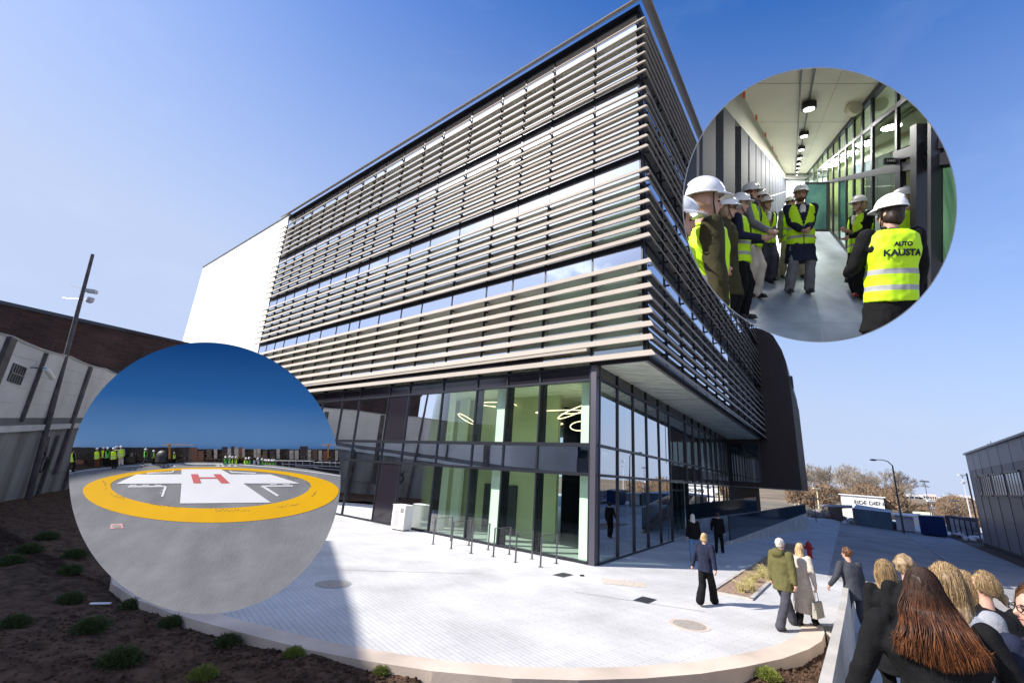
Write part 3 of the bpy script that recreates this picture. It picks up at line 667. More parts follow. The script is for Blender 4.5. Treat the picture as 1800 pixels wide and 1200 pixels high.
# brick building behind the wall
bb = thing('brick_building', 'long dark brown brick building with black roof edge behind the white wall', 'building', tuple(gnd(160, 564, 12)))
B0, B1 = gnd(0, 528, 12.0), gnd(320, 600, 12.0); bdv = (B1 - B0).normalized(); B0 = B0 - bdv * 9; BLn = (B1 - B0).length + 8; bno = Vector((bdv.y, -bdv.x, 0))
def BF(s, z, o=0.0): return Vector((B0.x, B0.y, 0)) + bdv * s + bno * o + Vector((0, 0, z))
w = MB(); fbox(w, BF, 0, BLn, 0, 11.75, -14, 0)
w.build('wall', brick_mat('brown_brick', (.075, .032, .024), (.04, .018, .014), (.06, .05, .045), 1, .5, .16, .015, rot=(rad(90), 0, -math.atan2(bdv.y, bdv.x) * 0), noise_amt=.5), bb)
w = MB(); fbox(w, BF, -.1, BLn, 11.75, 12.0, -14, .12); w.build('roof_edge', darkp, bb)
w = MB(); fbox(w, BF, 8, 20, 7.5, 8.6, .0, .06); fbox(w, BF, 22, 26, 7.5, 8.6, .0, .06); w.build('window', darkp, bb)
# neighbour outside the frame on the sunny side: it throws the long shade over the soil
nb = thing('neighbouring_building', 'plain grey neighbouring building standing left of the soil bed', 'building', (-24, 0, 0))
w = MB(); w.prism([(-17.85, 3.9), (-19.2, 7.3), (-22.6, 15.2), (-36, 12), (-34, 1.0)], -.6, 13.0)
w.build('wall', mat('neighbour_wall', (.13, .12, .12), .8, nscale=.4, namt=.2), nb)
w = MB()
for i in range(5):
    for k in range(4):
        a = Vector((-22.6, 15.2, 0)).lerp(Vector((-19.2, 7.3, 0)), (i + .15) / 5) ; d_ = (Vector((-19.2, 7.3, 0)) - Vector((-22.6, 15.2, 0))).normalized()
        n_ = Vector((-d_.y, d_.x, 0)); n_ = n_ if n_.x > 0 else -n_
        w.hexa([a + n_ * .02 + Vector((0, 0, 1.5 + k * 3)), a + d_ * 1.1 + n_ * .02 + Vector((0, 0, 1.5 + k * 3)), a + d_ * 1.1 + n_ * .06 + Vector((0, 0, 1.5 + k * 3)), a + n_ * .06 + Vector((0, 0, 1.5 + k * 3)),
                a + n_ * .02 + Vector((0, 0, 3.1 + k * 3)), a + d_ * 1.1 + n_ * .02 + Vector((0, 0, 3.1 + k * 3)), a + d_ * 1.1 + n_ * .06 + Vector((0, 0, 3.1 + k * 3)), a + n_ * .06 + Vector((0, 0, 3.1 + k * 3))])
w.build('window', MATS['dark_glass'], nb)
# ------------------------------------------------------------------ right grey building
GA = Vector((35.01, 34.57, 0)); GB = Vector((29.15, 26.65, 0)); gd = (GB - GA).normalized(); gno = Vector((gd.y, -gd.x, 0)); gno = gno if gno.dot(-GA) > 0 else -gno
def GF(s, z, o=0.0): return GA + gd * s + gno * o + Vector((0, 0, z))
gb = thing('grey_building', 'grey panel clad building with grouped strip windows at the right edge', 'building', tuple(GA))
clad = mat('grey_cladding', (.22, .215, .24), .45, metal=.3, nscale=.5, namt=.06)
cladl = mat('light_cladding', (.42, .41, .44), .45, metal=.3, nscale=.5, namt=.05)
w = MB(); fbox(w, GF, .8, 30, 0, 5.15, -14, 0); w.build('wall', clad, gb)
w = MB(); fbox(w, GF, .8, 30, 5.15, 6.3, -14, .01); w.build('upper_band', cladl, gb)
w = MB(); fbox(w, GF, .7, 30, 6.3, 6.42, -14, .12); w.build('roof_edge', steel, gb)
w = MB()
for s in (3.0, 5.0, 7.4, 9.8, 12.2, 14.6): fbox(w, GF, s - .012, s + .012, 0, 6.3, .0, .018)
for z in (1.9,): fbox(w, GF, .8, 30, z - .01, z + .01, .0, .016)
w.build('panel_joint', framem, gb)
w = MB(); fbox(w, GF, .8, 30, 0, .25, .0, .05); w.build('plinth', framem, gb)
for (a, b, n_) in ((2.7, 3.6, 2), (4.0, 6.6, 5), (7.0, 9.8, 5), (10.2, 13.0, 5)):
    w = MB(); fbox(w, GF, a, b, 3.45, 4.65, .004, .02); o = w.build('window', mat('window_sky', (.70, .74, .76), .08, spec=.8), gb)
    w = MB(); 
    for i in range(n_ + 1):
        s = a + (b - a) * i / n_; fbox(w, GF, s - .045, s + .045, 3.4, 4.7, .02, .035)
    fbox(w, GF, a - .05, b + .05, 3.38, 3.46, .02, .09); fbox(w, GF, a - .05, b + .05, 4.62, 4.72, .02, .09)
    w.build('frame', framem, o)
w = MB(); w.tube([GF(.45, 0, .1), GF(.45, 5.0, .1)], .05, 8); w.build('downpipe', steel, gb)
w = MB(); q = GF(3.4, 6.4, -1.0); w.tube([q, q + Vector((0, 0, .7))], .03, 6); w.tube([q + Vector((-.3, 0, .5)), q + Vector((.3, 0, .5))], .02, 6); w.build('antenna', whitem, gb)

# ------------------------------------------------------------------ background
def text_mesh(name, curve, m):
    o = bpy.data.objects.new(name, curve); COL.objects.link(o)
    me = bpy.data.meshes.new_from_object(o.evaluated_get(bpy.context.evaluated_depsgraph_get())); bpy.data.objects.remove(o)
    me.materials.clear(); me.materials.append(m); me.name = name
    o = bpy.data.objects.new(name, me); COL.objects.link(o); return o
def street_lamp(base, top_px, label, r, armlen, group=None, rr_=.07):
    t = thing('street_lamp', label, 'street lamp', tuple(base), 0, group)
    rng = math.hypot(base.x, base.y); tp = atr(top_px[0], top_px[1], rng); h = tp.z
    w = MB(); pts = [base, base + Vector((0, 0, h * .5)), base + Vector((0, 0, h * .92))]
    side = Vector((-base.y, base.x, 0)).normalized() * armlen
    pts += [base + Vector((0, 0, h * .98)) + side * .25, base + Vector((0, 0, h)) + side * .6, base + Vector((0, 0, h)) + side]
    w.tube(pts, [rr_ * 1.3, rr_, rr_ * .8, rr_ * .6, rr_ * .5, rr_ * .5], 8); w.build('pole', steel, t)
    w = MB(); w.ell(base + Vector((0, 0, h - .02)) + side * 1.18, (.32, .18, .09)); w.build('lamp_head', steel, t)
    return t
street_lamp(gnd(1589, 937), (1555, 808), 'tall curved street lamp standing at the kerb in front of the sheds', 0, 1.1)
def mast(px, base_y, top_y, label, z0=-.4, arms=2, rr_=.06, m_=None, rng=None):
    rng = rng or 75; b = atr(px, base_y, rng); b.z = z0
    tp = atr(px - (base_y - top_y) * .10, top_y, rng); h = tp.z
    t = thing('mast', label, 'mast', tuple(b), 0, 'thin masts in the distance')
    w = MB(); w.tube([b, Vector((b.x, b.y, h))], [rr_, rr_ * .6], 6); w.build('pole', m_ or steel, t)
    w = MB(); w.box((b.x, b.y, h), (.9, .3, .14)); w.box((b.x, b.y, h - .8), (.5, .2, .1)) if arms > 1 else None; w.build('lamp_head', m_ or steel, t)
mast(1636, 905, 868 - 22, 'thin far mast with a small lamp head above the pale container row', arms=1, rr_=.05)
mast(1641, 905, 880, 'short white mast with crossbars behind the blue container', m_=whitem)
mast(1684, 905, 880, 'dark short pole with crossbar right of the blue container')
mast(1706, 905, 835, 'tall pale lattice mast beside the grey building', m_=mat('pale_mast', (.5, .5, .52), .6), rr_=.09)
mast(1440, 895, 858, 'cream flag pole left of the white warehouse', m_=mat('cream_pole', (.7, .62, .4), .6), arms=1, rr_=.10)
mast(1465, 900, 872, 'slim grey pole just left of the white warehouse', arms=1)
mast(1433, 900, 876, 'slim dark pole standing by the end of the ramp', arms=1, rng=60)

def bbox(px0, px1, ybase, ytop, rng, depth, name, label, cat, m_, roofm=None, z0=None, group=None):
    a, b = atr(px0, ybase, rng), atr(px1, ybase, rng); z0 = a.z if z0 is None else z0
    ta, tb = atr(px0, ytop[0], rng).z, atr(px1, ytop[1], rng).z
    dv = Vector((a.x + b.x, a.y + b.y, 0)).normalized() * depth
    t = thing(name, label, cat, (a.x, a.y, z0), 0, group); w = MB()
    P = [Vector((a.x, a.y, z0)), Vector((b.x, b.y, z0)), Vector((b.x, b.y, z0)) + dv, Vector((a.x, a.y, z0)) + dv]
    Q = [Vector((a.x, a.y, ta)), Vector((b.x, b.y, tb)), Vector((b.x, b.y, tb)) + dv, Vector((a.x, a.y, ta)) + dv]
    w.hexa(P + Q); w.build('wall', m_, t)
    if roofm:
        w = MB(); e = Vector((0, 0, .12)); k = (P[1] - P[0]).normalized() * .25; u_ = dv.normalized() * .25
        w.hexa([Q[0] - k - u_, Q[1] + k - u_, Q[2] + k + u_, Q[3] - k + u_, Q[0] - k - u_ + e, Q[1] + k - u_ + e, Q[2] + k + u_ + e, Q[3] - k + u_ + e]); w.build('roof', roofm, t)
    return t, P, Q
t_, P_, Q_ = bbox(1483, 1558, 910, (869, 875), 86, 9, 'warehouse', 'white windowless warehouse with dark writing low on its front', 'warehouse', whitem, whitem, z0=-.5)
fc = bpy.data.curves.new('writing', 'FONT'); fc.body = 'EIDE DIENA'; fc.size = .75; fc.extrude = .02
fo = text_mesh('writing', fc, darkp)
dxx = (P_[1] - P_[0]).normalized(); pos = P_[0].lerp(P_[1], .30); pos.z = 1.75; nrm = Vector((-dxx.y, dxx.x, 0)); nrm = nrm if nrm.dot(pos) < 0 else -nrm
fo.matrix_world = Matrix.Translation(pos + nrm * .06) @ Matrix([[dxx.x, 0, nrm.x, 0], [dxx.y, 0, nrm.y, 0], [0, 1, 0, 0], [0, 0, 0, 1]]); setpar(fo, t_)
bbox(1473, 1482, 905, (883, 884), 88, 4, 'small_shed', 'small beige shed at the left end of the white warehouse', 'shed', mat('beige', (.55, .48, .38), .8), steel, z0=-.5)
bbox(1398, 1418, 905, (880, 881), 95, 4, 'site_cabin', 'small pale site cabin just right of the brown wing', 'cabin', mat('pale_cabin', (.66, .62, .55), .8), steel, z0=-.5)
tarp = mat('blue_tarp', (.10, .17, .26), .5, nscale=.8, namt=.35, bump=.5, bscale=2)
sh = thing('tarp_shed', 'long low shed wrapped in blue grey tarpaulin with a dark open end', 'shed', tuple(gnd(1476, 915)))
a, b, c, d = gnd(1474, 914), gnd(1503, 922), gnd(1571, 932), gnd(1500, 916)
w = MB()
def zat(px, py, P): return atr(px, py, math.hypot(P.x, P.y)).z
za, zb, zc = zat(1474, 893, a), zat(1503, 893, b), zat(1571, 901, c)
w.hexa([b, c, c + Vector((5, 6, 0)), b + Vector((5, 6, 0)), b + Vector((0, 0, zb)), c + Vector((0, 0, zc)), c + Vector((5, 6, zc + .1)), b + Vector((5, 6, zb + .3))])
w.build('tarp_wall', tarp, sh)
w = MB(); w.hexa([a + Vector((0, 0, za - .05)), b + Vector((0, 0, zb)), b + Vector((6, 8, zb)), a + Vector((3, 8, za)), a + Vector((0, 0, za + .12)), b + Vector((0, 0, zb + .15)), b + Vector((6, 8, zb + .15)), a + Vector((3, 8, za + .12))]); w.build('roof', mat('dusty_tarp', (.16, .16, .18), .8, nscale=1, namt=.5), sh)
w = MB(); w.hexa([a + Vector((1, 3, 0)), b + Vector((1, 3, 0)), b + Vector((1.2, 3.2, 0)), a + Vector((1.2, 3.2, 0)), a + Vector((1, 3, za)), b + Vector((1, 3, zb)), b + Vector((1.2, 3.2, zb)), a + Vector((1.2, 3.2, za))]); w.build('back_wall', mat('dark_wood', (.03, .015, .012), .9), sh)
w = MB(); w.tube([a, a + Vector((0, 0, za))], .07, 6); w.tube([b, b + Vector((0, 0, zb))], .08, 6); w.build('post', mat('wood_post', (.30, .24, .18), .9), sh)
def heap(px, py, r, h, label, m_, cat='rubble heap', name='rubble_heap', seed=1):
    p = gnd(px, py); w = MB(); q = random.Random(seed)
    for k in range(14):
        a_ = q.uniform(0, 6.28); d_ = q.uniform(0, r)
        s_ = q.uniform(.15, .4) * r; M_ = Matrix.Rotation(q.uniform(0, 3), 3, 'Z') @ Matrix.Rotation(q.uniform(0, 1), 3, 'X')
        w.ell((p.x + d_ * math.cos(a_), p.y + d_ * math.sin(a_), .1 + h * .7 * (1 - d_ / r)), (s_, s_ * .8, h * .35), 7, 5, M_)
    tag(w.build(name, m_), label, cat)
palem = mat('pale_bag', (.6, .62, .66), .8, nscale=2, namt=.3)
rubm = mat('rubble', (.30, .25, .22), .9, nscale=1.5, namt=.6)
heap(1498, 921, .8, .55, 'pale plastic heap in the mouth of the tarpaulin shed', palem, seed=2)
heap(1427, 908, 1.8, .7, 'rubble and pallets piled at the end of the ramp wall', rubm, seed=3)
heap(1445, 908, 2.0, .8, 'rubble heap beside the yellow flag pole', rubm, seed=4)
heap(1462, 911, 1.6, .7, 'rubble heap close to the left corner of the tarpaulin shed', rubm, seed=5)
heap(1573, 929, 1.0, .6, 'pale sacks stacked at the right end of the tarpaulin shed', palem, seed=6)
heap(1556, 926, .8, .5, 'reddish debris under the right end of the tarpaulin', mat('red_debris', (.25, .10, .06), .9, nscale=2, namt=.5), seed=7)
heap(1700, 945, 1.2, .35, 'pale stones lying at the foot of the mesh fence', palem, seed=8)
heap(1716, 952, .9, .4, 'pale boulders at the corner of the grey building', palem, seed=9)
bbox(1577, 1609, 931, (905, 909), 57, 3.0, 'white_container', 'white corrugated container between the street lamp and the blue container', 'container', mat('white_cont', (.50, .52, .60), .6, nscale=1, namt=.1), mat('snowy_roof', (.8, .8, .8), .8))
bc, P_, Q_ = bbox(1621, 1664, 938, (906, 908), 54, 3.2, 'blue_container', 'dark blue container standing at the edge of the soil strip', 'container', mat('blue_cont', (.012, .035, .13), .5, nscale=1, namt=.2))
w = MB()
for i in range(14):
    a = P_[0].lerp(P_[1], i / 13); w.box((a.x, a.y, (Q_[0].z + P_[0].z) / 2), (.09, .09, Q_[0].z - P_[0].z))
w.build('corrugation', MATS['blue_cont'], bc)
bbox(1580, 1622, 922, (903, 904), 72, 4, 'pale_cabin', 'long pale low cabin roof behind the white container', 'cabin', mat('pale_cabin', (.66, .62, .55), .8), z0=-.5)
bbox(1607, 1640, 915, (899, 901), 90, 3, 'pale_cabin', 'pale cabin with a green patch behind the blue container', 'cabin', mat('green_cabin', (.62, .66, .48), .8), z0=-.5)
bbox(1664, 1722, 925, (906, 911), 66, 3, 'timber_stack', 'long dark timber and pipe stack right of the blue container', 'stack', mat('dark_stack', (.035, .035, .05), .8, nscale=2, namt=.5), z0=-.3)
fe = thing('mesh_fence', 'fence of pale sheeted panels with dark posts next to the grey building', 'fence', tuple(gnd(1680, 945)))
f0, f1 = gnd(1674, 940), gnd(1724, 952)
for i in range(5):
    a, b = f0.lerp(f1, i / 5), f0.lerp(f1, (i + 1) / 5)
    w = MB(); w.hexa([a + Vector((0, 0, .1)), b + Vector((0, 0, .1)), b + Vector((.03, .03, .1)), a + Vector((.03, .03, .1)), a + Vector((0, 0, 1.45)), b + Vector((0, 0, 1.45)), b + Vector((.03, .03, 1.45)), a + Vector((.03, .03, 1.45))])
    w.build('panel', mat('sheeting', (.34, .37, .42), .6, nscale=3, namt=.3), fe)
for i in range(6):
    a = f0.lerp(f1, i / 5); w = MB(); w.box((a.x, a.y, .78), (.08, .08, 1.56)); w.build('post', framem, fe)
w = MB(); w.tube([f0 + Vector((0, 0, .8)), f1 + Vector((0, 0, .8))], .03, 5); w.build('rail', framem, fe)

# bare trees
def bare_tree(seed, h, nlev=7):
    q = random.Random(seed); w = MB(); tk = MB()
    def grow(p, d, l, r, lev):
        n_ = 3; pts = [p]; dd_ = d.copy()
        for i in range(n_):
            dd_ = (dd_ + Vector((q.gauss(0, .12), q.gauss(0, .12), q.gauss(.06, .06)))).normalized(); pts.append(pts[-1] + dd_ * l / n_)
        (tk if lev == 0 else w).tube(pts, [r * (1 - .35 * i / n_) for i in range(n_ + 1)], 6 if lev < 2 else 3, False)
        if lev >= nlev: return
        for k in range(3 if lev < 2 else q.choice([2, 3, 3])):
            a_ = q.uniform(.25, .75); ax = Vector((q.gauss(0, 1), q.gauss(0, 1), q.gauss(0, .3))).normalized()
            nd = (Matrix.Rotation(a_, 3, ax) @ dd_).normalized(); nd.z = max(nd.z, -.1)
            grow(pts[q.choice([2, 3, 3])], nd, l * q.uniform(.62, .82), max(r * .6, .022), lev + 1)
    grow(Vector((0, 0, 0)), Vector((0, 0, 1)), h * .26, h * .022, 0)
    return tk, w
barkm = mat('bark', (.20, .17, .14), .9); twigm = mat('twigs', (.33, .27, .21), .9)
protos = []
for sdd in (1, 2, 3):
    tk, w = bare_tree(sdd * 13, 12.0)
    r = thing('bare_tree', '', 'tree', (0, 0, 0), 0, 'bare trees beyond the yard'); tk.build('trunk', barkm, r); w.build('crown', twigm, r); protos.append(r)
tl = [(1408, 812, 'leftmost bare tree, rising just beside the brown wing'), (1426, 806, 'second bare tree from the brown wing'), (1446, 808, 'bare tree above the yellow flag pole'),
      (1468, 803, 'tall bare tree left of the white warehouse'), (1490, 805, 'bare tree above the left half of the white warehouse'), (1512, 808, 'bare tree above the middle of the white warehouse'),
      (1533, 807, 'bare tree above the right end of the white warehouse'), (1556, 812, 'bare tree directly behind the head of the street lamp'), (1578, 820, 'small bare tree right of the street lamp pole'), (1597, 838, 'lowest, rightmost bare tree of the row'),
      (1457, 816, 'slim bare tree between two taller ones near the flag pole'), (1500, 818, 'short bare tree in the gap above the warehouse writing'), (1545, 822, 'short bare tree squeezed left of the street lamp')]
used = set(); q = random.Random(4)
for i, (px, ty, lb) in enumerate(tl):
    pr = protos[i % 3]; o = pr if i < 3 else copy_tree(pr)
    rng = 115 + (i % 3) * 9; b = atr(px, 890, rng); b.z = -.5; ht = atr(px, ty, rng).z + .8
    o.location = b; o.rotation_euler = (0, 0, q.uniform(0, 6)); s = ht / 11.3; o.scale = (s * 1.05, s * 1.05, s); o['label'] = lb
# bushes: brushy masses
bushm = mat('brush', (.20, .135, .085), .95, nscale=.6, namt=.5); bushg = mat('brush_green', (.22, .19, .07), .95, nscale=.6, namt=.5)
w = MB(); q = random.Random(6)
for k in range(60000):
    px = q.uniform(1385, 1745); rng = 92 + 83 * q.random() ** 1.3; b = atr(px, 890, rng); hh = (2.6 + 3.2 * noise.noise((px * .02, rng * .02, 0)) + 1.4) * q.uniform(.3, 1) - (1.9 if px > 1590 else 0)
    a_ = q.uniform(0, 6.28); l = q.uniform(.2, .8); z = max(.0, hh)
    t1 = Vector((b.x, b.y, z - .5)); w.add([t1, t1 + Vector((math.cos(a_) * l * .9, math.sin(a_) * l * .9, q.uniform(.1, 1.1))), t1 + Vector((q.uniform(-.12, .12), q.uniform(-.12, .12), l * .35))], [(0, 1, 2)])
o = tag(w.build('brushwood', bushm, fix=False), 'russet brushwood and scrub below the bare trees', 'scrub', kind='stuff')
hl = MB()
hl.grid(lambda u, v: (lambda a, r: (r * math.sin(a), r * math.cos(a), -.6 + (4.5 + 1.5 * noise.noise((u * 9, v, 0))) * min(1, v * 1.6) * (1 - .3 * u)))(rad(20 + 40 * u), 170 + 500 * v), 60, 14)
structure(hl.build('hill', mat('hill_scrub', (.20, .15, .09), .95, nscale=.03, namt=.45)))
# the far town
tm = [mat('town_pink', (.58, .47, .42), .9), mat('town_cream', (.66, .62, .55), .9), mat('town_grey', (.45, .45, .47), .9)]
q = random.Random(8)
px = 1565; i = 0
ORDW = 'first second third fourth fifth sixth seventh eighth ninth tenth eleventh twelfth thirteenth fourteenth fifteenth sixteenth seventeenth eighteenth nineteenth twentieth'.split() + ['twenty-' + w_ for w_ in 'first second third fourth fifth sixth seventh eighth ninth'.split()]
while px < 1745:
    wpx = q.uniform(4, 12); rng = 560 + q.uniform(-40, 60)
    a, b = atr(px, 880, rng), atr(px + wpx, 880, rng); zt = atr(px, 869 + q.uniform(-4.5, 2) - (px - 1570) * .012 + (6 if px < 1590 else 0) + (px - 1570) * .045, rng).z
    t = thing('apartment_block', 'far pale apartment block on the skyline, number %d counted from the bare trees' % (i + 1) if False else '', 'building', (a.x, a.y, 0), 0, 'far apartment blocks on the skyline')
    w = MB(); dv = Vector((a.x + b.x, a.y + b.y, 0)).normalized() * 14
    w.prism([(a.x, a.y), (b.x, b.y), (b.x + dv.x, b.y + dv.y), (a.x + dv.x, a.y + dv.y)], 0, zt); w.build('wall', tm[i % 3], t)
    w = MB(); 
    for fl_ in range(4):
        z = zt - 3 - fl_ * 4
        for k in range(3):
            c_ = a.lerp(b, (k + .5) / 3) - dv.normalized() * .1; c_.z = z; w.box(c_, (1.4, .3, 1.8))
    w.build('window', intd, t)
    t['label'] = '%s far %s apartment block on the skyline counted rightwards from the street lamp' % (ORDW[i], ['pinkish', 'cream', 'grey'][i % 3])
    px += wpx + q.uniform(0, 2.5); i += 1

# ------------------------------------------------------------------ plaza furniture
bn = thing('service_cabinet', 'white metal service cabinet with grille standing on the plaza by the glass facade', 'cabinet', tuple(gnd(704, 934)))
bp_ = gnd(704, 931); rz = math.atan2(uL.y, uL.x) + rad(4)
w = MB(); w.box((bp_.x, bp_.y, .56), (.82, .50, 1.02), rz); w.build('body', mat('cabinet_white', (.70, .68, .66), .5), bn)
w = MB(); w.box((bp_.x, bp_.y, 1.085), (.86, .54, .035), rz); w.build('lid', mat('cabinet_white2', (.74, .72, .70), .45), bn)
w = MB(); w.box((bp_.x, bp_.y, .03), (.7, .4, .06), rz); w.build('base', framem, bn)
w = MB(); ex = Vector((math.cos(rz), math.sin(rz), 0)); ey = Vector((ex.y, -ex.x, 0)); ey = ey if ey.y < 0 else -ey
for k in range(7):
    c_ = bp_ + ey * .252 + ex * .0; c_.z = .78 + k * .03; w.box(c_ + ex * (-.22), (.22, .006, .014), rz)
w.build('grille', framem, bn)
w = MB(); c_ = bp_ + ex * .412; c_.z = .56; w.box(c_, (.006, .42, .9), rz); c_ = bp_ + ey * .252 + ex * .12; c_.z = .5; w.box(c_, (.34, .006, .7), rz); w.build('door', mat('cabinet_door', (.45, .44, .44), .6, nscale=60, namt=.3), bn)
# bike stands
fr_pts = [(761, 956), (793, 964), (828, 972), (867, 978), (906, 988), (950, 996)]
bk_pts = [(792, 950), (824, 958), (858, 966), (895, 974), (935, 982), (978, 990)]
nm = ['first', 'second', 'third', 'fourth', 'fifth', 'sixth']
for k in range(6):
    a, b = gnd(*fr_pts[k]), gnd(*bk_pts[k])
    t = thing('bike_stand', '%s slim grey bicycle stand counted from the white cabinet towards the corner column' % nm[k], 'bike stand', tuple(a), 0, 'bicycle stands in front of the glass facade')
    w = MB(); w.box((a.x, a.y, .47), (.05, .03, .94), .4); w.build('leg', steel, t)
    w = MB(); w.box((b.x, b.y, .47), (.05, .03, .94), .4); w.build('leg', steel, t)
    w = MB(); w.tube([a + Vector((0, 0, .93)), b + Vector((0, 0, .93))], .011, 6); w.build('top_bar', steel, t)
    w = MB(); w.box((a.x, a.y, .008), (.13, .1, .012), .4); w.box((b.x, b.y, .008), (.13, .1, .012), .4); w.build('foot_plate', steel, t)
# hydrant
hp = gnd(1424, 980); hy = thing('fire_hydrant', 'small red fire hydrant on the dark paving right of the planting bed', 'hydrant', tuple(hp))
redm = mat('hydrant_red', (.38, .012, .015), .4)
w = MB(); w.tube([hp, hp + Vector((0, 0, .05)), hp + Vector((0, 0, .06)), hp + Vector((0, 0, .50)), hp + Vector((0, 0, .51)), hp + Vector((0, 0, .58))], [.14, .14, .095, .095, .12, .12], 14); w.build('body', redm, hy)
w = MB(); w.ell(hp + Vector((0, 0, .58)), (.115, .115, .10)); w.cyl(hp + Vector((0, 0, .66)), .03, .05, 8); w.build('cap', redm, hy)
w = MB(); w.tube([hp + Vector((-.19, 0, .42)), hp + Vector((.19, 0, .42))], .055, 10); w.tube([hp + Vector((0, 0, .42)), hp + Vector((.0, -.18, .42))], .055, 10); w.build('outlet', redm, hy)
# survey post next to the ramp end
pp = gnd(1413, 930); t = thing('sign_post', 'thin grey post standing at the end of the concrete ramp wall', 'post', tuple(pp))
w = MB(); w.tube([pp, pp + Vector((0, 0, 2.3))], .035, 6); w.build('pole', steel, t); w = MB(); w.box(pp + Vector((0, 0, 2.3)), (.2, .05, .12)); w.build('cap', framem, t)
# litter
lp = gnd(180, 1048); w = MB(); w.box((lp.x, lp.y, soil_h(lp.x, lp.y) + .03), (.34, .07, .02), .3); tag(w.build('paper_scrap', whitem), 'small white paper scrap lying on the dark soil left of the helipad picture', 'litter')
lp = gnd(1023, 1012); w = MB(); w.box((lp.x, lp.y, .02), (.12, .07, .04), .3); tag(w.build('stone', blackm), 'small dark stone on the paving beside the corner grate', 'stone')

# junipers
q = random.Random(12); jb = MB(); jt = MB()
for k in range(1500):
    a_ = q.uniform(0, 6.28); e = q.uniform(.15, 1.35); l = q.uniform(.5, 1.0); d = Vector((math.cos(a_) * math.cos(e), math.sin(a_) * math.cos(e), math.sin(e) * .75)) * l
    s0 = d * q.uniform(.3, .75)
    for j in range(4):
        p = s0 + (d - s0) * (j / 4); o_ = Vector((q.gauss(0, .05), q.gauss(0, .05), q.gauss(.03, .05)))
        n1 = Vector((q.gauss(0, 1), q.gauss(0, 1), q.gauss(0, 1))).normalized() * .022
        jb.add([p - n1, p + n1, p + o_ + d.normalized() * .075], [(0, 1, 2)])
for k in range(26):
    a_ = q.uniform(0, 6.28); e = q.uniform(.3, 1.3); d = Vector((math.cos(a_) * math.cos(e), math.sin(a_) * math.cos(e), math.sin(e) * .7))
    jt.tube([(0, 0, 0), d * .4, d * .8], [.02, .014, .004], 4, False)
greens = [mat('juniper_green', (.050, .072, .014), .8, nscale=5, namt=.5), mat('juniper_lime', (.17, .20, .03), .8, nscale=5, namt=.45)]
jp = thing('juniper', '', 'shrub', (0, 0, 0), 0, 'low junipers planted in the soil bed'); jb.build('foliage', greens[0], jp, fix=False); jt.build('stem', barkm, jp)
jp2 = copy_tree(jp)
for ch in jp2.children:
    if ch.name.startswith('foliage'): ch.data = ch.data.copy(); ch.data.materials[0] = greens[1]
JL = [(155, 1112, 30, 0, 'dark green juniper on the soil straight left of the lowest part of the helipad picture'), (205, 1172, 37, 0, 'broad dark juniper near the bottom left of the soil bed'), (298, 1100, 24, 0, 'juniper close under the lower edge of the helipad picture'),
      (230, 1067, 22, 0, 'small dark juniper touching the lower left rim of the helipad picture'), (397, 1135, 27, 0, 'juniper between the kerb and the soil, left of the bright one'), (513, 1162, 25, 1, 'bright yellow green juniper beside the beige kerb'),
      (670, 1188, 22, 1, 'round lime juniper at the bottom edge below the kerb'), (120, 1060, 22, 0, 'shaded juniper left of the small paper scrap'), (125, 988, 20, 0, 'deep shaded juniper beside the left rim of the helipad picture'),
      (118, 1013, 20, 0, 'shaded juniper below another one near the left rim'), (76, 958, 19, 0, 'shaded juniper in the middle of the dark soil slope'), (45, 975, 20, 0, 'shaded juniper nearer the left frame edge'),
      (15, 1000, 20, 0, 'leftmost shaded juniper at the frame edge'), (1215, 1192, 21, 1, 'small lime juniper in the soil below the round kerb end'), (1350, 1190, 26, 1, 'wide yellow green juniper next to the low stair wall'),
      (352, 1199, 28, 1, 'juniper cut by the bottom frame edge under the sunlit soil'), (908, 1200, 18, 1, 'tiny lime juniper tip at the bottom centre'), (20, 1105, 24, 0, 'shaded juniper at the lower left frame edge')]
for i, (px, py, wpx, g, lb) in enumerate(JL):
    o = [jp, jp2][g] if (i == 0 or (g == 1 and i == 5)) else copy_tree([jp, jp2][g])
    p = gnd(px, py + wpx * .3, -.2); p.z = soil_h(p.x, p.y)
    sc = wpx / FOC * math.hypot(p.x, p.y) * .82
    o.location = p; o.scale = (sc, sc, sc * .95); o.rotation_euler = (0, 0, i * 1.3); o['label'] = lb

# low stair wall and steps at the right
sw = thing('stair_wall', 'low smooth concrete parapet running down beside the steps', 'wall', (W0.x, W0.y, 0))
w = MB(); wnn = Vector(((W1 - W0).normalized().y, -(W1 - W0).normalized().x)) * .05
wa = [(9.4, 13.05, .9), (6.31, 8.98, 1.0), (3.05, 4.72, 1.2), (2.0, 3.3, 1.3)]
for (x0, y0, z0), (x1, y1, z1) in zip(wa, wa[1:]):
    w.hexa([(x0 - wnn.x, y0 - wnn.y, -.6), (x1 - wnn.x, y1 - wnn.y, -.6), (x1 + wnn.x, y1 + wnn.y, -.6), (x0 + wnn.x, y0 + wnn.y, -.6), (x0 - wnn.x, y0 - wnn.y, z0), (x1 - wnn.x, y1 - wnn.y, z1), (x1 + wnn.x, y1 + wnn.y, z1), (x0 + wnn.x, y0 + wnn.y, z0)])
w.build('wall', concrete, sw)
lw = thing('low_wall', 'short low concrete wall joining the plaza kerb to the stair parapet', 'wall', (7.6, 11.1, 0))
w = MB(); w.prism([(7.2, 10.9), (7.75, 11.0), (7.95, 10.85), (6.2, 8.9), (5.4, 8.35), (5.1, 8.6), (6.6, 9.9)][:3] + [(7.35, 10.75)], -.6, .02); w.prism([(5.15, 7.75), (5.45, 7.6), (7.6, 10.75), (7.3, 10.8)], -.6, .10); w.build('wall', concrete, lw)
st = MB(); sdv = Vector((.585, .811)); snv = Vector((sdv.y, -sdv.x))
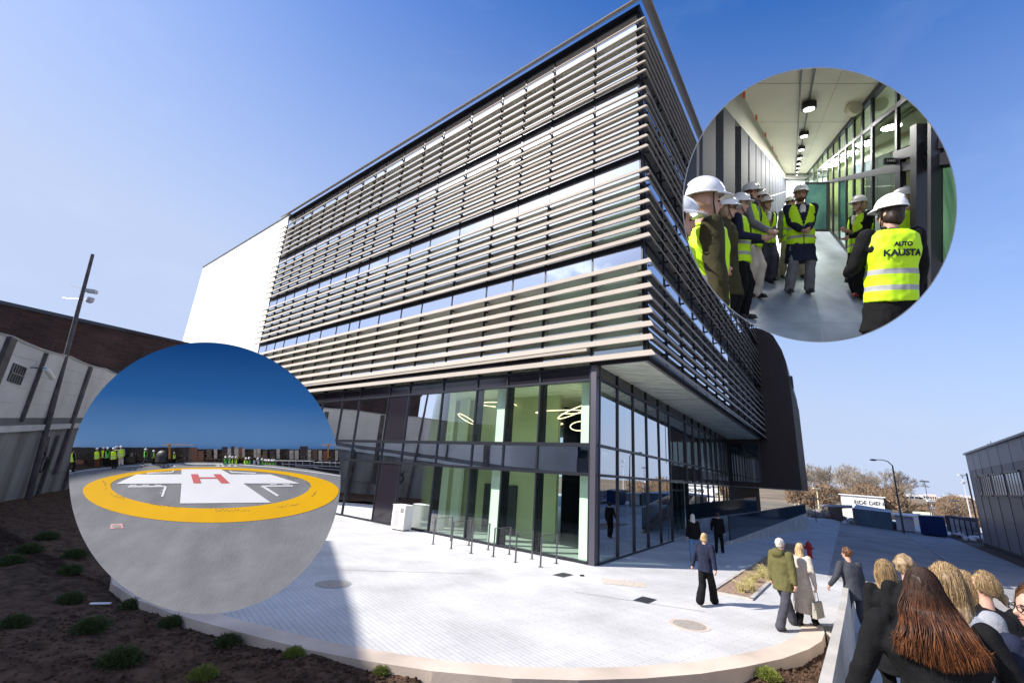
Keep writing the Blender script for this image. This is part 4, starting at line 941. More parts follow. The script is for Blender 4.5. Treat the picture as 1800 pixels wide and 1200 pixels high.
stepsz = [(8.8, .15), (7.4, .30), (6.1, .45), (4.9, .60), (3.7, .75), (2.6, .90)]
for r, z in stepsz:
    a = sdv * r; c_ = sdv * -1.5
    q_ = [a - snv * .02, a + snv * 9, c_ + snv * 9, c_ - snv * .02]
    st.prism([(v.x, v.y) for v in q_], z - .155, z)
structure(st.build('steps', mat('step_stone', (.40, .38, .35), .85, nscale=1.5, namt=.25, bump=.3, bscale=20)))
# ------------------------------------------------------------------ people
def fab(name, col, rough=.85, n=6, a=.18): return mat(name, col, rough, nscale=n, namt=a, bump=.25, bscale=60, spec=.15)
skin = mat('skin', (.52, .30, .22), .5, nscale=8, namt=.06)
F = {'black': fab('cloth_black', (.008, .008, .009)), 'navy': fab('cloth_navy', (.018, .022, .045)), 'grey': fab('cloth_grey', (.17, .17, .19)), 'dgrey': fab('cloth_dark_grey', (.055, .055, .07)),
     'olive': fab('cloth_olive', (.115, .105, .042)), 'cream': fab('cloth_cream', (.50, .44, .38)), 'jeans': fab('cloth_jeans', (.14, .25, .42)), 'white': fab('cloth_white', (.75, .75, .75)),
     'lgrey': fab('cloth_light_grey', (.30, .31, .35)), 'brown': fab('cloth_brown', (.12, .05, .025)), 'khaki': fab('cloth_khaki', (.42, .37, .28)), 'olived': fab('cloth_dark_olive', (.05, .045, .022)), 'suit': fab('cloth_suit', (.05, .053, .066))}
shoem = mat('shoe_black', (.012, .011, .011), .35); shoer = mat('shoe_red', (.22, .03, .03), .5)
helm = mat('helmet_white', (.80, .80, .80), .3, coat=.3)
eyem = mat('eye_dark', (.015, .01, .01), .3); lipm = mat('lips', (.35, .10, .09), .5); strapm = mat('strap_black', (.01, .01, .01), .6)
def hairmat(name, c1, c2, sc=26):
    m = mat(name, c1, .45, nscale=sc, col2=c2, bump=.6, bscale=sc * 1.6, stretch=(1, 1, .12), spec=.4); return m
H = {'blond': hairmat('hair_blond', (.28, .17, .07), (.62, .44, .24)), 'brown': hairmat('hair_brown', (.035, .014, .006), (.20, .08, .03)), 'dark': hairmat('hair_dark', (.012, .008, .006), (.05, .03, .02)),
     'grey': hairmat('hair_grey', (.30, .29, .27), (.55, .53, .50)), 'dblond': hairmat('hair_dark_blond', (.16, .10, .05), (.42, .30, .17)), 'red': hairmat('hair_red', (.08, .02, .015), (.16, .05, .03)), 'silver': hairmat('hair_silver', (.40, .38, .34), (.72, .68, .62))}
def vest_mat(name, base):
    m = bpy.data.materials.new(name); m.use_nodes = True; nt = m.node_tree; N, L = nt.nodes, nt.links; b = N['Principled BSDF']; b.inputs['Roughness'].default_value = .6
    t = N.new('ShaderNodeTexCoord'); s = N.new('ShaderNodeSeparateXYZ'); L.new(t.outputs['Object'], s.inputs[0])
    r = N.new('ShaderNodeValToRGB'); r.color_ramp.interpolation = 'CONSTANT'; L.new(s.outputs[2], r.inputs[0])
    e = r.color_ramp.elements; lime = (*base, 1); gr = (.36, .37, .38, 1)
    e[0].position = 0; e[0].color = lime; e[1].position = .925; e[1].color = gr
    for p, c in ((.975, lime),): k = e.new(p); k.color = c
    mp_ = N.new('ShaderNodeMapRange'); mp_.inputs[1].default_value = 0; mp_.inputs[2].default_value = 1.0
    # second band above 1.0 through a wrapped coordinate
    w_ = N.new('ShaderNodeMath'); w_.operation = 'SUBTRACT'; w_.inputs[1].default_value = 1.0; L.new(s.outputs[2], w_.inputs[0])
    ab = N.new('ShaderNodeMath'); ab.operation = 'ABSOLUTE'; L.new(w_.outputs[0], ab.inputs[0])
    c1 = N.new('ShaderNodeMath'); c1.operation = 'SUBTRACT'; c1.inputs[1].default_value = .075; L.new(ab.outputs[0], c1.inputs[0])
    a2 = N.new('ShaderNodeMath'); a2.operation = 'ABSOLUTE'; L.new(c1.outputs[0], a2.inputs[0])
    lt_ = N.new('ShaderNodeMath'); lt_.operation = 'LESS_THAN'; lt_.inputs[1].default_value = .024; L.new(a2.outputs[0], lt_.inputs[0])
    mx = N.new('ShaderNodeMix'); mx.data_type = 'RGBA'; mx.inputs[6].default_value = lime; mx.inputs[7].default_value = gr; L.new(lt_.outputs[0], mx.inputs[0]); L.new(mx.outputs[2], b.inputs['Base Color'])
    N.remove(r); N.remove(mp_)
    MATS[name] = m; return m
vestm = vest_mat('vest_lime', (.56, .92, .008)); vestm2 = vest_mat('vest_green', (.10, .62, .02))

def capsule(mb, p0, r0, p1, r1, n=12, sq=1.0):
    p0, p1 = Vector(p0), Vector(p1); ax = (p1 - p0); L_ = ax.length
    ax = ax / L_ if L_ > 1e-6 else Vector((0, 0, 1)); a = ax.orthogonal().normalized(); b = ax.cross(a)
    rows = []; m = 4
    for i in range(m + 1):
        th = math.pi / 2 * i / m; rows.append((p0 - ax * r0 * math.cos(th), r0 * math.sin(th)))
    for i in range(m + 1):
        th = math.pi / 2 * i / m; rows.append((p1 + ax * r1 * math.sin(th), r1 * math.cos(th)))
    vv = []
    for c, r in rows:
        r = max(r, 1e-4)
        for j in range(n):
            an = 2 * math.pi * j / n; vv.append(c + (a * math.cos(an) + b * math.sin(an)) * r)
    k = len(rows)
    mb.add(vv, [(i * n + j, i * n + (j + 1) % n, (i + 1) * n + (j + 1) % n, (i + 1) * n + j) for i in range(k - 1) for j in range(n)] + [tuple(range(n))[::-1], tuple(range((k - 1) * n, k * n))])
def limbs(mb, pts, rs):
    for i in range(len(pts) - 1): capsule(mb, pts[i], rs[i], pts[i + 1], rs[i + 1])
def remesh(mb, name, m, parent, vox=.016, smooth_it=2, wr=0.0, cut=None, ws=7.0, aniso=1.0):
    me = mb.mesh(name); bm = bmesh.new(); bm.from_mesh(me); bmesh.ops.recalc_face_normals(bm, faces=bm.faces); bm.to_mesh(me); bm.free()
    o = bpy.data.objects.new(name, me); COL.objects.link(o)
    md = o.modifiers.new('r', 'REMESH'); md.mode = 'VOXEL'; md.voxel_size = vox
    if smooth_it: sm_ = o.modifiers.new('s', 'SMOOTH'); sm_.iterations = smooth_it; sm_.factor = .5
    dg = bpy.context.evaluated_depsgraph_get(); ev = o.evaluated_get(dg)
    me2 = bpy.data.meshes.new_from_object(ev); o.modifiers.clear(); o.data = me2; bpy.data.meshes.remove(me)
    bm = bmesh.new(); bm.from_mesh(me2)
    if wr:
        bm.normal_update()
        mv = [(v, v.normal * (noise.noise((v.co.x * ws, v.co.y * ws, v.co.z * ws * aniso)) * wr + noise.noise((v.co.x * ws * 2.7, v.co.y * ws * 2.7, v.co.z * ws * 2.7 * aniso + 5)) * wr * .5)) for v in bm.verts]
        for v, d in mv: v.co += d
    if cut:
        dl = [f for f in bm.faces if cut(f.calc_center_median())]
        bmesh.ops.delete(bm, geom=dl, context='FACES')
    bm.to_mesh(me2); bm.free()
    me2.materials.clear(); me2.materials.append(m); me2.polygons.foreach_set('use_smooth', [True] * len(me2.polygons)); me2.name = name
    if parent is not None: setpar(o, parent)
    return o
def ik(a, c, l1, l2, hint):
    a, c, hint = Vector(a), Vector(c), Vector(hint); d = c - a; L_ = min(d.length, (l1 + l2) * .998); dn = d.normalized(); c = a + dn * L_
    x = (l1 * l1 - l2 * l2 + L_ * L_) / (2 * L_); h = math.sqrt(max(0, l1 * l1 - x * x)); hn = hint - dn * hint.dot(dn)
    hn = hn.normalized() if hn.length > 1e-6 else Vector((0, 1, 0))
    return a + dn * x + hn * h, c
def person(label, loc=(0, 0, 0), face=0.0, h=1.75, top='jacket', tc='black', bc='black', shoe=None, hair='dark', hk='short', vest=None, helmet=False,
           fl=(-.10, .05), fr=(.10, -.05), hl=None, hr=None, lean=0.0, yaw=0.0, nod=0.0, vox=.016, group=None, w=1.0, bag=None, tie=False, beard=False, hood=False, opened=False, scarf=None, glasses=False, M=None, wide=1.0, lift=(0, 0)):
    """faces +Y in its own space; fl/fr feet, hl/hr hands, face = compass turn"""
    T = thing('person', label, 'person', (0, 0, 0), 0, group)
    hipz = .93 - .5 * min(.16, ((fl[1] - fr[1]) / 2) ** 2 * .9 + ((fl[0] - fr[0]) / 2 - .1) ** 2 * .3)
    def ly(z): return lean * max(0, z - hipz)
    fl3, fr3 = Vector((fl[0], fl[1], .085 + lift[0])), Vector((fr[0], fr[1], .085 + lift[1]))
    HL, HR = Vector((-.09, 0, hipz)), Vector((.09, 0, hipz))
    kl, fl3 = ik(HL, fl3, .44, .42, (-.05, 1, .1)); kr, fr3 = ik(HR, fr3, .44, .42, (.05, 1, .1))
    sz = 1.43; SL, SR = Vector((-.175 * w, ly(sz), sz)), Vector((.175 * w, ly(sz), sz))
    hl = Vector(hl) if hl else Vector((-.25 * w, .04 + ly(.8), .83)); hr = Vector(hr) if hr else Vector((.25 * w, .04 + ly(.8), .83))
    el, hl = ik(SL, hl, .285, .265, (-.35, -1, -.2)); er, hr = ik(SR, hr, .285, .265, (.35, -1, -.2))
    hc = Vector((0, ly(1.62) + .02 + nod * .05, 1.635)); R_ = Matrix.Rotation(-rad(yaw), 3, 'Z') @ Matrix.Rotation(-nod, 3, 'X')
    # body: one continuous surface
    b = MB()
    b.loft([(0, 0, .86, .145, .10), (0, ly(1.0), 1.0, .135, .10), (0, ly(1.15), 1.15, .14, .105), (0, ly(1.3), 1.3, .165, .11), (0, ly(1.42), 1.42, .15, .085), (0, ly(1.47), 1.47, .06, .055)])
    capsule(b, (0, ly(1.44) - .01, 1.42), .062, hc + Vector((0, -.015, -.06)), .052)
    for (H_, k_, f_) in ((HL, kl, fl3), (HR, kr, fr3)): limbs(b, [H_, k_, f_], [.085, .055, .040]); capsule(b, f_ + Vector((0, -.02, -.045)), .035, f_ + Vector((0, .12, -.055)), .028)
    for (S_, e_, h_, sg) in ((SL, el, hl, -1), (SR, er, hr, 1)):
        limbs(b, [S_, e_, h_], [.055, .042, .028])
        fd = (h_ - e_).normalized(); sd_ = fd.cross(Vector((0, 1, 0))); sd_ = sd_.normalized() if sd_.length > .1 else Vector((1, 0, 0))
        tw = Vector((0, 1, 0)) - fd * fd.y; tw = tw.normalized() if tw.length > .1 else Vector((0, 0, 1))
        palm = h_ + fd * .05; capsule(b, h_, .026, palm, .034)
        if vox <= .017:
            for q_, (ln, cu) in enumerate(((.070, .1), (.078, .15), (.074, .2), (.058, .25))):
                o_ = tw * (.027 - q_ * .018); k1 = palm + fd * .02 + o_; k2 = k1 + fd * ln * .5 - sd_ * sg * cu * .1; k3 = k2 + fd * ln * .4 - sd_ * sg * cu * .16
                limbs(b, [k1, k2, k3], [.0105, .0095, .008])
            capsule(b, h_ + fd * .02 + tw * .02, .012, h_ + fd * .065 + tw * .058, .009)
        else: capsule(b, palm, .032, palm + fd * .07, .02)
    hm = [(Vector((0, -.012, .018)), (.076, .094, .100)), (Vector((0, .028, -.050)), (.054, .058, .062)), (Vector((0, .055, -.085)), (.028, .026, .022))]
    for c_, r_ in hm: b.ell(hc + R_ @ c_, r_, 16, 12, R_)
    capsule(b, hc + R_ @ Vector((0, .084, .012)), .010, hc + R_ @ Vector((0, .104, -.025)), .015)
    for sg in (-1, 1): b.ell(hc + R_ @ Vector((sg * .077, -.008, -.012)), (.012, .022, .032), 8, 6, R_)
    remesh(b, 'body', skin, T, min(vox, .014) if vox < .02 else vox, 1)
    if vox < .02:
        e = MB()
        for sg in (-1, 1): e.ell(hc + R_ @ Vector((sg * .030, .078, .006)), (.012, .008, .006), 8, 6, R_); e.ell(hc + R_ @ Vector((sg * .031, .082, .028)), (.018, .006, .004), 8, 6, R_)
        e.build('eyes', eyem, T, True)
        e = MB(); e.ell(hc + R_ @ Vector((0, .082, -.055)), (.022, .008, .006), 8, 6, R_); e.build('mouth', lipm, T, True)
    # trousers / shoes
    t = MB(); wt = .012 * wide
    t.loft([(0, 0, .80, .15, .11), (0, 0, .95, .158, .115), (0, ly(1.02), 1.04, .15, .11)])
    for (H_, k_, f_) in ((HL, kl, fl3), (HR, kr, fr3)): limbs(t, [H_ + Vector((0, 0, -.04)), k_, f_ + Vector((0, -.01, .0))], [.098, .068 + wt, .052 + wt * 1.8])
    remesh(t, 'trousers', F[bc], T, vox, 1, wr=.010, ws=9)
    for f_ in (fl3, fr3):
        s_ = MB(); capsule(s_, f_ + Vector((0, -.035, -.040)), .044, f_ + Vector((0, .13, -.050)), .036); capsule(s_, f_, .04, f_ + Vector((0, .02, -.03)), .042); s_.box(f_ + Vector((0, .05, -.075)), (.075, .26, .018))
        remesh(s_, 'shoe', shoe or shoem, T, vox, 1)
    # upper garment
    j = MB(); hem = {'jacket': .80, 'suit': .76, 'coat': .52, 'long': .28, 'parka': .72, 'sweater': .90}[top]; g = {'parka': .045, 'coat': .028, 'long': .026, 'jacket': .026, 'suit': .02, 'sweater': .02}[top]
    rings = [(0, -.01 + (kl.y + kr.y) * .15 * (hem < .6), hem, .165 + g + (.045 if hem < .6 else 0), .12 + g + (.05 if hem < .6 else 0)), (0, 0, .88, .165 + g, .12 + g), (0, ly(1.05), 1.08, .148 + g * (1.2 if top == 'parka' else .9), .11 + g), (0, ly(1.3), 1.3, .182 * w + g, .122 + g), (0, ly(1.41), 1.41, .17 * w + g, .10 + g), (0, ly(1.47) - .005, 1.475, .085 + g * .3, .07 + g * .3)]
    j.loft(rings)
    for (S_, e_, h_) in ((SL, el, hl), (SR, er, hr)): limbs(j, [S_ + Vector((0, 0, -.005)), e_, e_.lerp(h_, .93)], [.066 + g * .5, .052 + g * .5, .040 + g * .4])
    if top != 'sweater': capsule(j, (-.05, ly(1.5), 1.485), .028, (.05, ly(1.5), 1.485), .028)
    if hood: j.ell((0, ly(1.45) - .13, 1.46), (.13, .075, .10)); j.ell((0, ly(1.45) - .10, 1.50), (.11, .07, .05))
    cutf = None
    if opened: cutf = lambda c: c.y > 0 and abs(c.x) < .03 + max(0, (c.z - 1.15)) * .12 and c.z > .7
    o = remesh(j, 'coat' if hem < .75 else 'jacket', F[tc], T, vox, 2, wr=.014 if top != 'suit' else .008, cut=cutf, ws=8, aniso=.7)
    if vest:
        v = MB(); gv = g + .014
        v.loft([(0, 0, .80, .168 + gv, .128 + gv), (0, ly(.95), .97, .160 + gv, .122 + gv), (0, ly(1.12), 1.12, .155 + gv, .118 + gv), (0, ly(1.3), 1.3, .170 * w + gv, .124 + gv), (0, ly(1.41), 1.42, .158 * w + gv, .102 + gv), (0, ly(1.47), 1.485, .095 + gv * .4, .082 + gv * .4)])
        vw = 1
        remesh(v, 'vest', vest, T, vox, 2, wr=.010, ws=7, cut=lambda c: (c.y - ly(c.z) > .02 and abs(c.x) < (.012 + max(0, c.z - 1.12) * .27)) or c.z > 1.47)
        if tie or opened:
            s_ = MB(); s_.ell((0, ly(1.35) + .085 + g, 1.36), (.05, .035, .10)); s_.build('shirt', F['white'], T, True)
        if tie:
            s_ = MB(); s_.loft([(0, ly(1.2) + .118 + g, 1.2, .022, .006), (0, ly(1.43) + .105 + g, 1.43, .012, .006)], 8); s_.build('tie', F['navy'], T)
    if scarf:
        s_ = MB(); 
        for k in range(3): s_.tube([(.085 * math.cos(a), ly(1.5) + .01 + .08 * math.sin(a), 1.475 + k * .025 + .012 * math.sin(a * 2 + k)) for a in [2 * math.pi * i / 16 for i in range(17)]], .03, 8)
        remesh(s_, 'scarf', F[scarf], T, vox, 1, wr=.012, ws=14)
    # hair
    hb = MB(); hmz = H[hair]
    hb.ell(hc + R_ @ Vector((0, -.022, .030)), (.086, .096, .106), 16, 12, R_)
    capf = None
    if hk in ('short', 'bald'):
        hb.ell(hc + R_ @ Vector((0, -.045, -.02)), (.074, .062, .07), 12, 8, R_)
    if hk == 'curly':
        qq = random.Random(hash(label) % 99 if False else len(label))
        for k in range(46):
            a_, e_ = qq.uniform(0, 6.28), qq.uniform(-.3, 1.5); d = Vector((math.cos(a_) * math.cos(e_) * .085, math.sin(a_) * math.cos(e_) * .095 - .02, math.sin(e_) * .11 + .02))
            if d.y > .055 and d.z < .06: continue
            hb.ell(hc + R_ @ d, (.024, .024, .022), 7, 5)
    if hk == 'bob':
        hb.ell(hc + R_ @ Vector((0, -.03, -.03)), (.092, .085, .095), 14, 10, R_)
    if hk == 'long':
        hb.loft([(hc.x, hc.y - .10, 1.28, .11, .03), (hc.x, hc.y - .085, 1.42, .105, .045), (hc.x, hc.y - .04, 1.54, .092, .07), (hc.x, hc.y - .02, 1.64, .086, .085)], 14)
    if hk == 'bun':
        hb.ell(hc + R_ @ Vector((0, -.125, -.045)), (.042, .045, .042), 10, 8, R_); capsule(hb, hc + R_ @ Vector((0, -.10, -.02)), .035, hc + R_ @ Vector((0, -.15, -.12)), .012)
    if hk != 'none':
        fcut = lambda c: (R_.transposed() @ (c - hc)).y > .045 and (R_.transposed() @ (c - hc)).z < .062 and (R_.transposed() @ (c - hc)).z > -.2
        remesh(hb, 'hair', hmz, T, min(vox, .014) if vox < .02 else vox, 1, wr=.012, ws=22, aniso=.35, cut=fcut)
    if beard:
        s_ = MB(); s_.ell(hc + R_ @ Vector((0, .040, -.078)), (.058, .056, .044), 12, 8, R_); remesh(s_, 'beard', hmz, T, .012, 1, cut=lambda c: (R_.transposed() @ (c - hc)).z > -.035)
    if glasses:
        s_ = MB()
        for sg in (-1, 1): s_.tube([hc + R_ @ Vector((sg * .032 + .024 * math.cos(a), .096, .006 + .018 * math.sin(a))) for a in [2 * math.pi * i / 14 for i in range(15)]], .003, 5, False); s_.tube([hc + R_ @ Vector((sg * .056, .094, .01)), hc + R_ @ Vector((sg * .08, 0, .006))], .003, 5)
        s_.build('glasses', blackm, T)
    if helmet:
        s_ = MB(); hb0 = Vector((0, -.008, .055)); n_ = 24; vv = []; rows = 9
        for i in range(rows + 1):
            th = math.pi / 2 * i / rows
            for k in range(n_):
                a_ = 2 * math.pi * k / n_; vv.append(hc + R_ @ (hb0 + Vector((.112 * math.cos(th) * math.cos(a_), .136 * math.cos(th) * math.sin(a_), .128 * math.sin(th)))))
        s_.add(vv, [(i * n_ + k, i * n_ + (k + 1) % n_, (i + 1) * n_ + (k + 1) % n_, (i + 1) * n_ + k) for i in range(rows) for k in range(n_)])
        s_.tube([hc + R_ @ (hb0 + Vector((0, .136 * math.cos(a), .128 * math.sin(a) + .004))) for a in [.25 + 2.3 * i / 12 for i in range(13)]], .012, 6)
        s_.build('helmet', helm, T, True)
        s_ = MB(); vv = []
        for k in range(13):
            a_ = math.pi * (.12 + .76 * k / 12); vv += [hc + R_ @ (hb0 + Vector((.113 * math.cos(a_), .137 * math.sin(a_), .012))), hc + R_ @ (hb0 + Vector((.118 * math.cos(a_), .137 * math.sin(a_) + .058 * math.sin((a_ - .37) / 2.4 * math.pi) , -.010)))]
        s_.add(vv + [v + Vector((0, 0, -.006)) for v in vv], [(2 * k, 2 * k + 1, 2 * k + 3, 2 * k + 2) for k in range(12)] + [(26 + 2 * k, 26 + 2 * k + 2, 26 + 2 * k + 3, 26 + 2 * k + 1) for k in range(12)] + [(2 * k + 1, 26 + 2 * k + 1, 26 + 2 * k + 3, 2 * k + 3) for k in range(12)])
        s_.tube([hc + R_ @ (hb0 + Vector((.113 * math.cos(a), .137 * math.sin(a), 0))) for a in [2 * math.pi * i / 24 for i in range(25)]], .006, 6, False)
        s_.build('helmet_brim', helm, T, True)
        if vox < .02:
            s_ = MB()
            for sg in (-1, 1): s_.tube([hc + R_ @ Vector((sg * .098, .02, .05)), hc + R_ @ Vector((sg * .082, .025, -.03)), hc + R_ @ Vector((sg * .03, .06, -.118))], .0055, 5)
            s_.tube([hc + R_ @ Vector((sg * .03, .06, -.118)) for sg in (-1, 1)], .006, 5); s_.build('chin_strap', strapm, T)
    if bag:
        s_ = MB(); bp = (hr if bag[0] == 'r' else hl) + Vector((0, .0, -.07)); c_ = bp + Vector((0, 0, -.42)); 
        s_.hexa([c_ + Vector((-.05, -.2, -.16)), c_ + Vector((.05, -.2, -.16)), c_ + Vector((.05, .2, -.16)), c_ + Vector((-.05, .2, -.16)), c_ + Vector((-.03, -.18, .16)), c_ + Vector((.03, -.18, .16)), c_ + Vector((.03, .18, .16)), c_ + Vector((-.03, .18, .16))])
        bo = s_.build('handbag', mat('bag_grey', (.30, .28, .24), .6, nscale=12, namt=.12), None)
        hd_ = MB(); hd_.tube([c_ + Vector((0, -.1, .15)), bp + Vector((0, -.03, .0)), bp + Vector((0, .03, .0)), c_ + Vector((0, .1, .15))], .008, 6); ho = hd_.build('handle', mat('bag_grey', (.3, .28, .24)), bo)
        tag(bo, bag[1], 'bag'); T['_bag'] = 1
    else: bo = None
    s = h / 1.75
    if M is None: T.location = loc; T.rotation_euler = (0, 0, -rad(face)); T.scale = (s, s, s); MM = Matrix.Translation(Vector(loc)) @ Matrix.Rotation(-rad(face), 4, 'Z') @ Matrix.Scale(s, 4)
    else: T.matrix_world = M; MM = M
    if bo: bo.matrix_world = MM; del T['_bag']
    return T
def mirrorless(): pass
def locks(T, style, mats, n, seed, r0=.0013, yaw=0.0, w=1.0):
    q = random.Random(seed); hb = [MB() for _ in mats]; hc = Vector((0, .02, 1.635)); R_ = Matrix.Rotation(-rad(yaw), 3, 'Z')
    for k in range(n):
        a = q.uniform(-2.15, 2.15); e0 = q.uniform(.1, 1.5); sa, ca = math.sin(a), -math.cos(a); wv = q.uniform(0, 6); j = q.gauss(0, .006)
        P_ = [R_ @ Vector((sa * (.094 + j) * math.cos(e0), -.02 + ca * (.102 + j) * math.cos(e0), .035 + (.117 + j) * math.sin(e0))), R_ @ Vector((sa * (.101 + j), -.02 + ca * (.108 + j), .0))]
        L_ = {'long': q.uniform(-.40, -.28), 'bob': q.uniform(-.17, -.10), 'short': q.uniform(-.10, -.06), 'bun': -.06}[style]
        if style == 'bun': P_.append(R_ @ Vector((sa * .06, -.10, -.05))); P_.append(R_ @ Vector((sa * .02, -.135, -.055)))
        elif style == 'curly': pass
        else:
            P_.append(R_ @ Vector((sa * (.105 + j), -.02 + ca * (.10 + j), max(L_ * .5, -.08))))
            if style == 'long': P_.append(R_ @ Vector((sa * .115 + .008 * math.sin(wv), -.05 + ca * .075, -.2)))
            P_.append(R_ @ Vector((sa * (.115 if style == 'long' else .088) + .01 * math.sin(wv + 2), -.035 + ca * .085 - (.02 if style == 'long' else 0), L_)))
        P_ = [hc + p for p in P_]; sm_ = []
        for i in range(len(P_) - 1):
            p0, p1, p2, p3 = P_[max(0, i - 1)], P_[i], P_[i + 1], P_[min(len(P_) - 1, i + 2)]
            for t in (0, .5): sm_.append(.5 * ((2 * p1) + (p2 - p0) * t + (2 * p0 - 5 * p1 + 4 * p2 - p3) * t * t + (3 * p1 - p0 - 3 * p2 + p3) * t ** 3))
        sm_.append(P_[-1]); n_ = len(sm_)
        hb[q.randrange(len(mats))].tube(sm_, [r0 * (1 if i < n_ - 1 else .4) for i in range(n_)], 3, False)
    for b_, m_ in zip(hb, mats):
        o = b_.build('hair_locks', m_, None, True); o.parent = T
def hm2(name, c): return mat(name, c, .5, nscale=9, namt=.35, spec=.3)
BL = [hm2('lock_blond_a', (.46, .33, .18)), hm2('lock_blond_b', (.33, .22, .11)), hm2('lock_blond_c', (.25, .16, .08))]
# on the plaza. face: compass turn of the person's front (0 = away from the camera)
person('woman in a dark quilted coat with short blond hair walking alone over the pale plaza', gnd(1243, 1063), 40, 1.66, top='jacket', tc='navy', bc='black', shoe=shoer, hair='blond', hk='bob', fl=(-.08, -.30), fr=(.10, .32), hl=(-.33, -.05, .86), hr=(.30, -.12, .88), lean=.05, vox=.015, wide=2.6, lift=(.05, 0))
person('white haired man in an olive hooded parka and grey trousers striding across the plaza', gnd(1384, 1103), 62, 1.80, top='parka', tc='olive', bc='dgrey', hair='silver', hk='short', fl=(-.08, .38), fr=(.10, -.40), hl=(-.27, .02, .84), hr=(.30, -.05, .82), lean=.03, vox=.015, hood=True, w=1.06, wide=1.8, yaw=10)
person('blond woman in a long cream coat walking beside the man in the olive parka', gnd(1418, 1100), 55, 1.70, top='long', tc='cream', bc='black', hair='blond', hk='long', fl=(-.08, -.15), fr=(.08, .28), hl=(-.25, .1, .86), hr=(.34, -.12, .80), lean=.06, vox=.015, yaw=-30, bag=('r', 'flat grey handbag carried by the woman in the cream coat'))
person('grey blond person in a black coat and light jeans going in at the glass entrance', gnd(1221, 985), 20, 1.72, top='jacket', tc='black', bc='jeans', hair='silver', hk='long', fl=(-.1, -.1), fr=(.1, .12), vox=.02)
person('dark haired person all in black standing by the end of the ramp balustrade', gnd(1265, 972), 30, 1.72, top='jacket', tc='black', bc='black', hair='dark', hk='short', fl=(-.12, -.12), fr=(.12, .16), hl=(-.3, .15, .95), vox=.02, nod=-.2)
# inside the foyer
person('person in black seen through the first glass pane beside the corner column', LF(1.55, .03, -2.4), -20, 1.72, top='coat', tc='black', bc='black', hair='dark', vox=.022, hr=(.12, .3, 1.1))
person('person with pale hair facing the one in black behind the corner glass', LF(1.0, .03, -2.5), -110, 1.70, top='jacket', tc='dgrey', bc='dgrey', hair='silver', vox=.022)
# crowd on the steps
def crowd(px, py, d, h, label, face, **k):
    p = atd(px, py, d); return person(label, (p.x, p.y, p.z - h), face, h, **k)
person('dark haired man in a blue grey suit leaning a hand on the stair parapet', gnd(1512, 1124) , 5, 1.74, top='suit', tc='suit', bc='suit', hair='brown', hk='curly', fl=(-.12, .12), fr=(.12, -.12), hl=(-.40, .12, .98), hr=(.22, .0, .85), lean=.07, yaw=-25, vox=.014)
crowd(1553, 988, 5.6, 1.70, 'woman with long straight blond hair in black walking right behind the man in the suit', 25, top='coat', tc='black', bc='black', hair='blond', hk='long', vox=.015, yaw=-10)
crowd(1590, 978, 4.9, 1.76, 'man with curly dark blond hair mostly hidden behind the long brown hair', 25, top='jacket', tc='black', bc='black', hair='dblond', hk='curly', vox=.014, yaw=20)
crowd(1660, 998, 3.3, 1.70, 'woman with wavy dark blond hair in a light grey coat descending the steps', 35, top='long', tc='lgrey', bc='black', hair='dblond', hk='long', vox=.013, w=1.12, lean=-.02)
crowd(1692, 1010, 4.1, 1.68, 'blond woman with a white scarf between the grey coat and the bun', 30, top='coat', tc='lgrey', bc='black', hair='dblond', hk='bob', scarf='white', vox=.015)
crowd(1722, 1010, 4.0, 1.70, 'blond woman with a low bun in a black jacket looking left', 25, top='jacket', tc='black', bc='black', hair='dblond', hk='bun', yaw=-75, vox=.013, w=1.1)
crowd(1816, 1038, 2.7, 1.68, 'dark haired woman with glasses at the right edge of the photo looking left', 10, top='jacket', tc='navy', bc='black', hair='brown', hk='short', yaw=-85, glasses=True, vox=.013, w=1.1)
for nm_, st_, yw_, sd_ in (('walking right behind the man', 'long', -10, 1), ('wavy dark blond hair', 'long', 0, 2), ('white scarf', 'bob', 0, 3), ('low bun', 'bun', -75, 4), ('glasses at the right edge', 'short', -85, 5)):
    T_ = [o for o in COL.objects if o.type == 'EMPTY' and nm_ in o.get('label', '')][0]
    locks(T_, st_, BL if sd_ < 5 else [H['brown'], H['dark']], 4500, sd_, yaw=yw_)
nearw = crowd(1618, 1003, 2.75, 1.68, 'woman with long straight auburn hair and a black jumper closest to the camera', 30, top='sweater', tc='black', bc='black', hair='dark', hk='short', vox=.012, w=1.42, yaw=6, hl=(-.46, .05, .92), hr=(.46, .05, .90))
# her hair: separate locks over the back
def dip_hair(name, top_, low_):
    m = mat(name, top_, .48, nscale=30, col2=low_, spec=.25, stretch=(1, 1, .2)); nt = m.node_tree; N, L = nt.nodes, nt.links
    mx = [n for n in N if n.type == 'MIX'][0]; b = N['Principled BSDF']
    t = N.new('ShaderNodeTexCoord'); s = N.new('ShaderNodeSeparateXYZ'); L.new(t.outputs['Object'], s.inputs[0]); r = N.new('ShaderNodeMapRange')
    r.inputs[1].default_value = 1.66; r.inputs[2].default_value = 1.34; L.new(s.outputs[2], r.inputs[0])
    m2 = N.new('ShaderNodeMix'); m2.data_type = 'RGBA'; m2.inputs[6].default_value = (*[c * .8 for c in top_], 1); L.new(r.outputs[0], m2.inputs[0]); L.new(mx.outputs[2], m2.inputs[7]); L.new(m2.outputs[2], b.inputs['Base Color']); return m
auburn = dip_hair('hair_auburn', (.022, .009, .005), (.14, .045, .015)); auburn2 = dip_hair('hair_auburn_light', (.06, .02, .008), (.26, .095, .03))
q = random.Random(21); hb = [MB(), MB()]
hc_ = Vector((0, .02, 1.635))
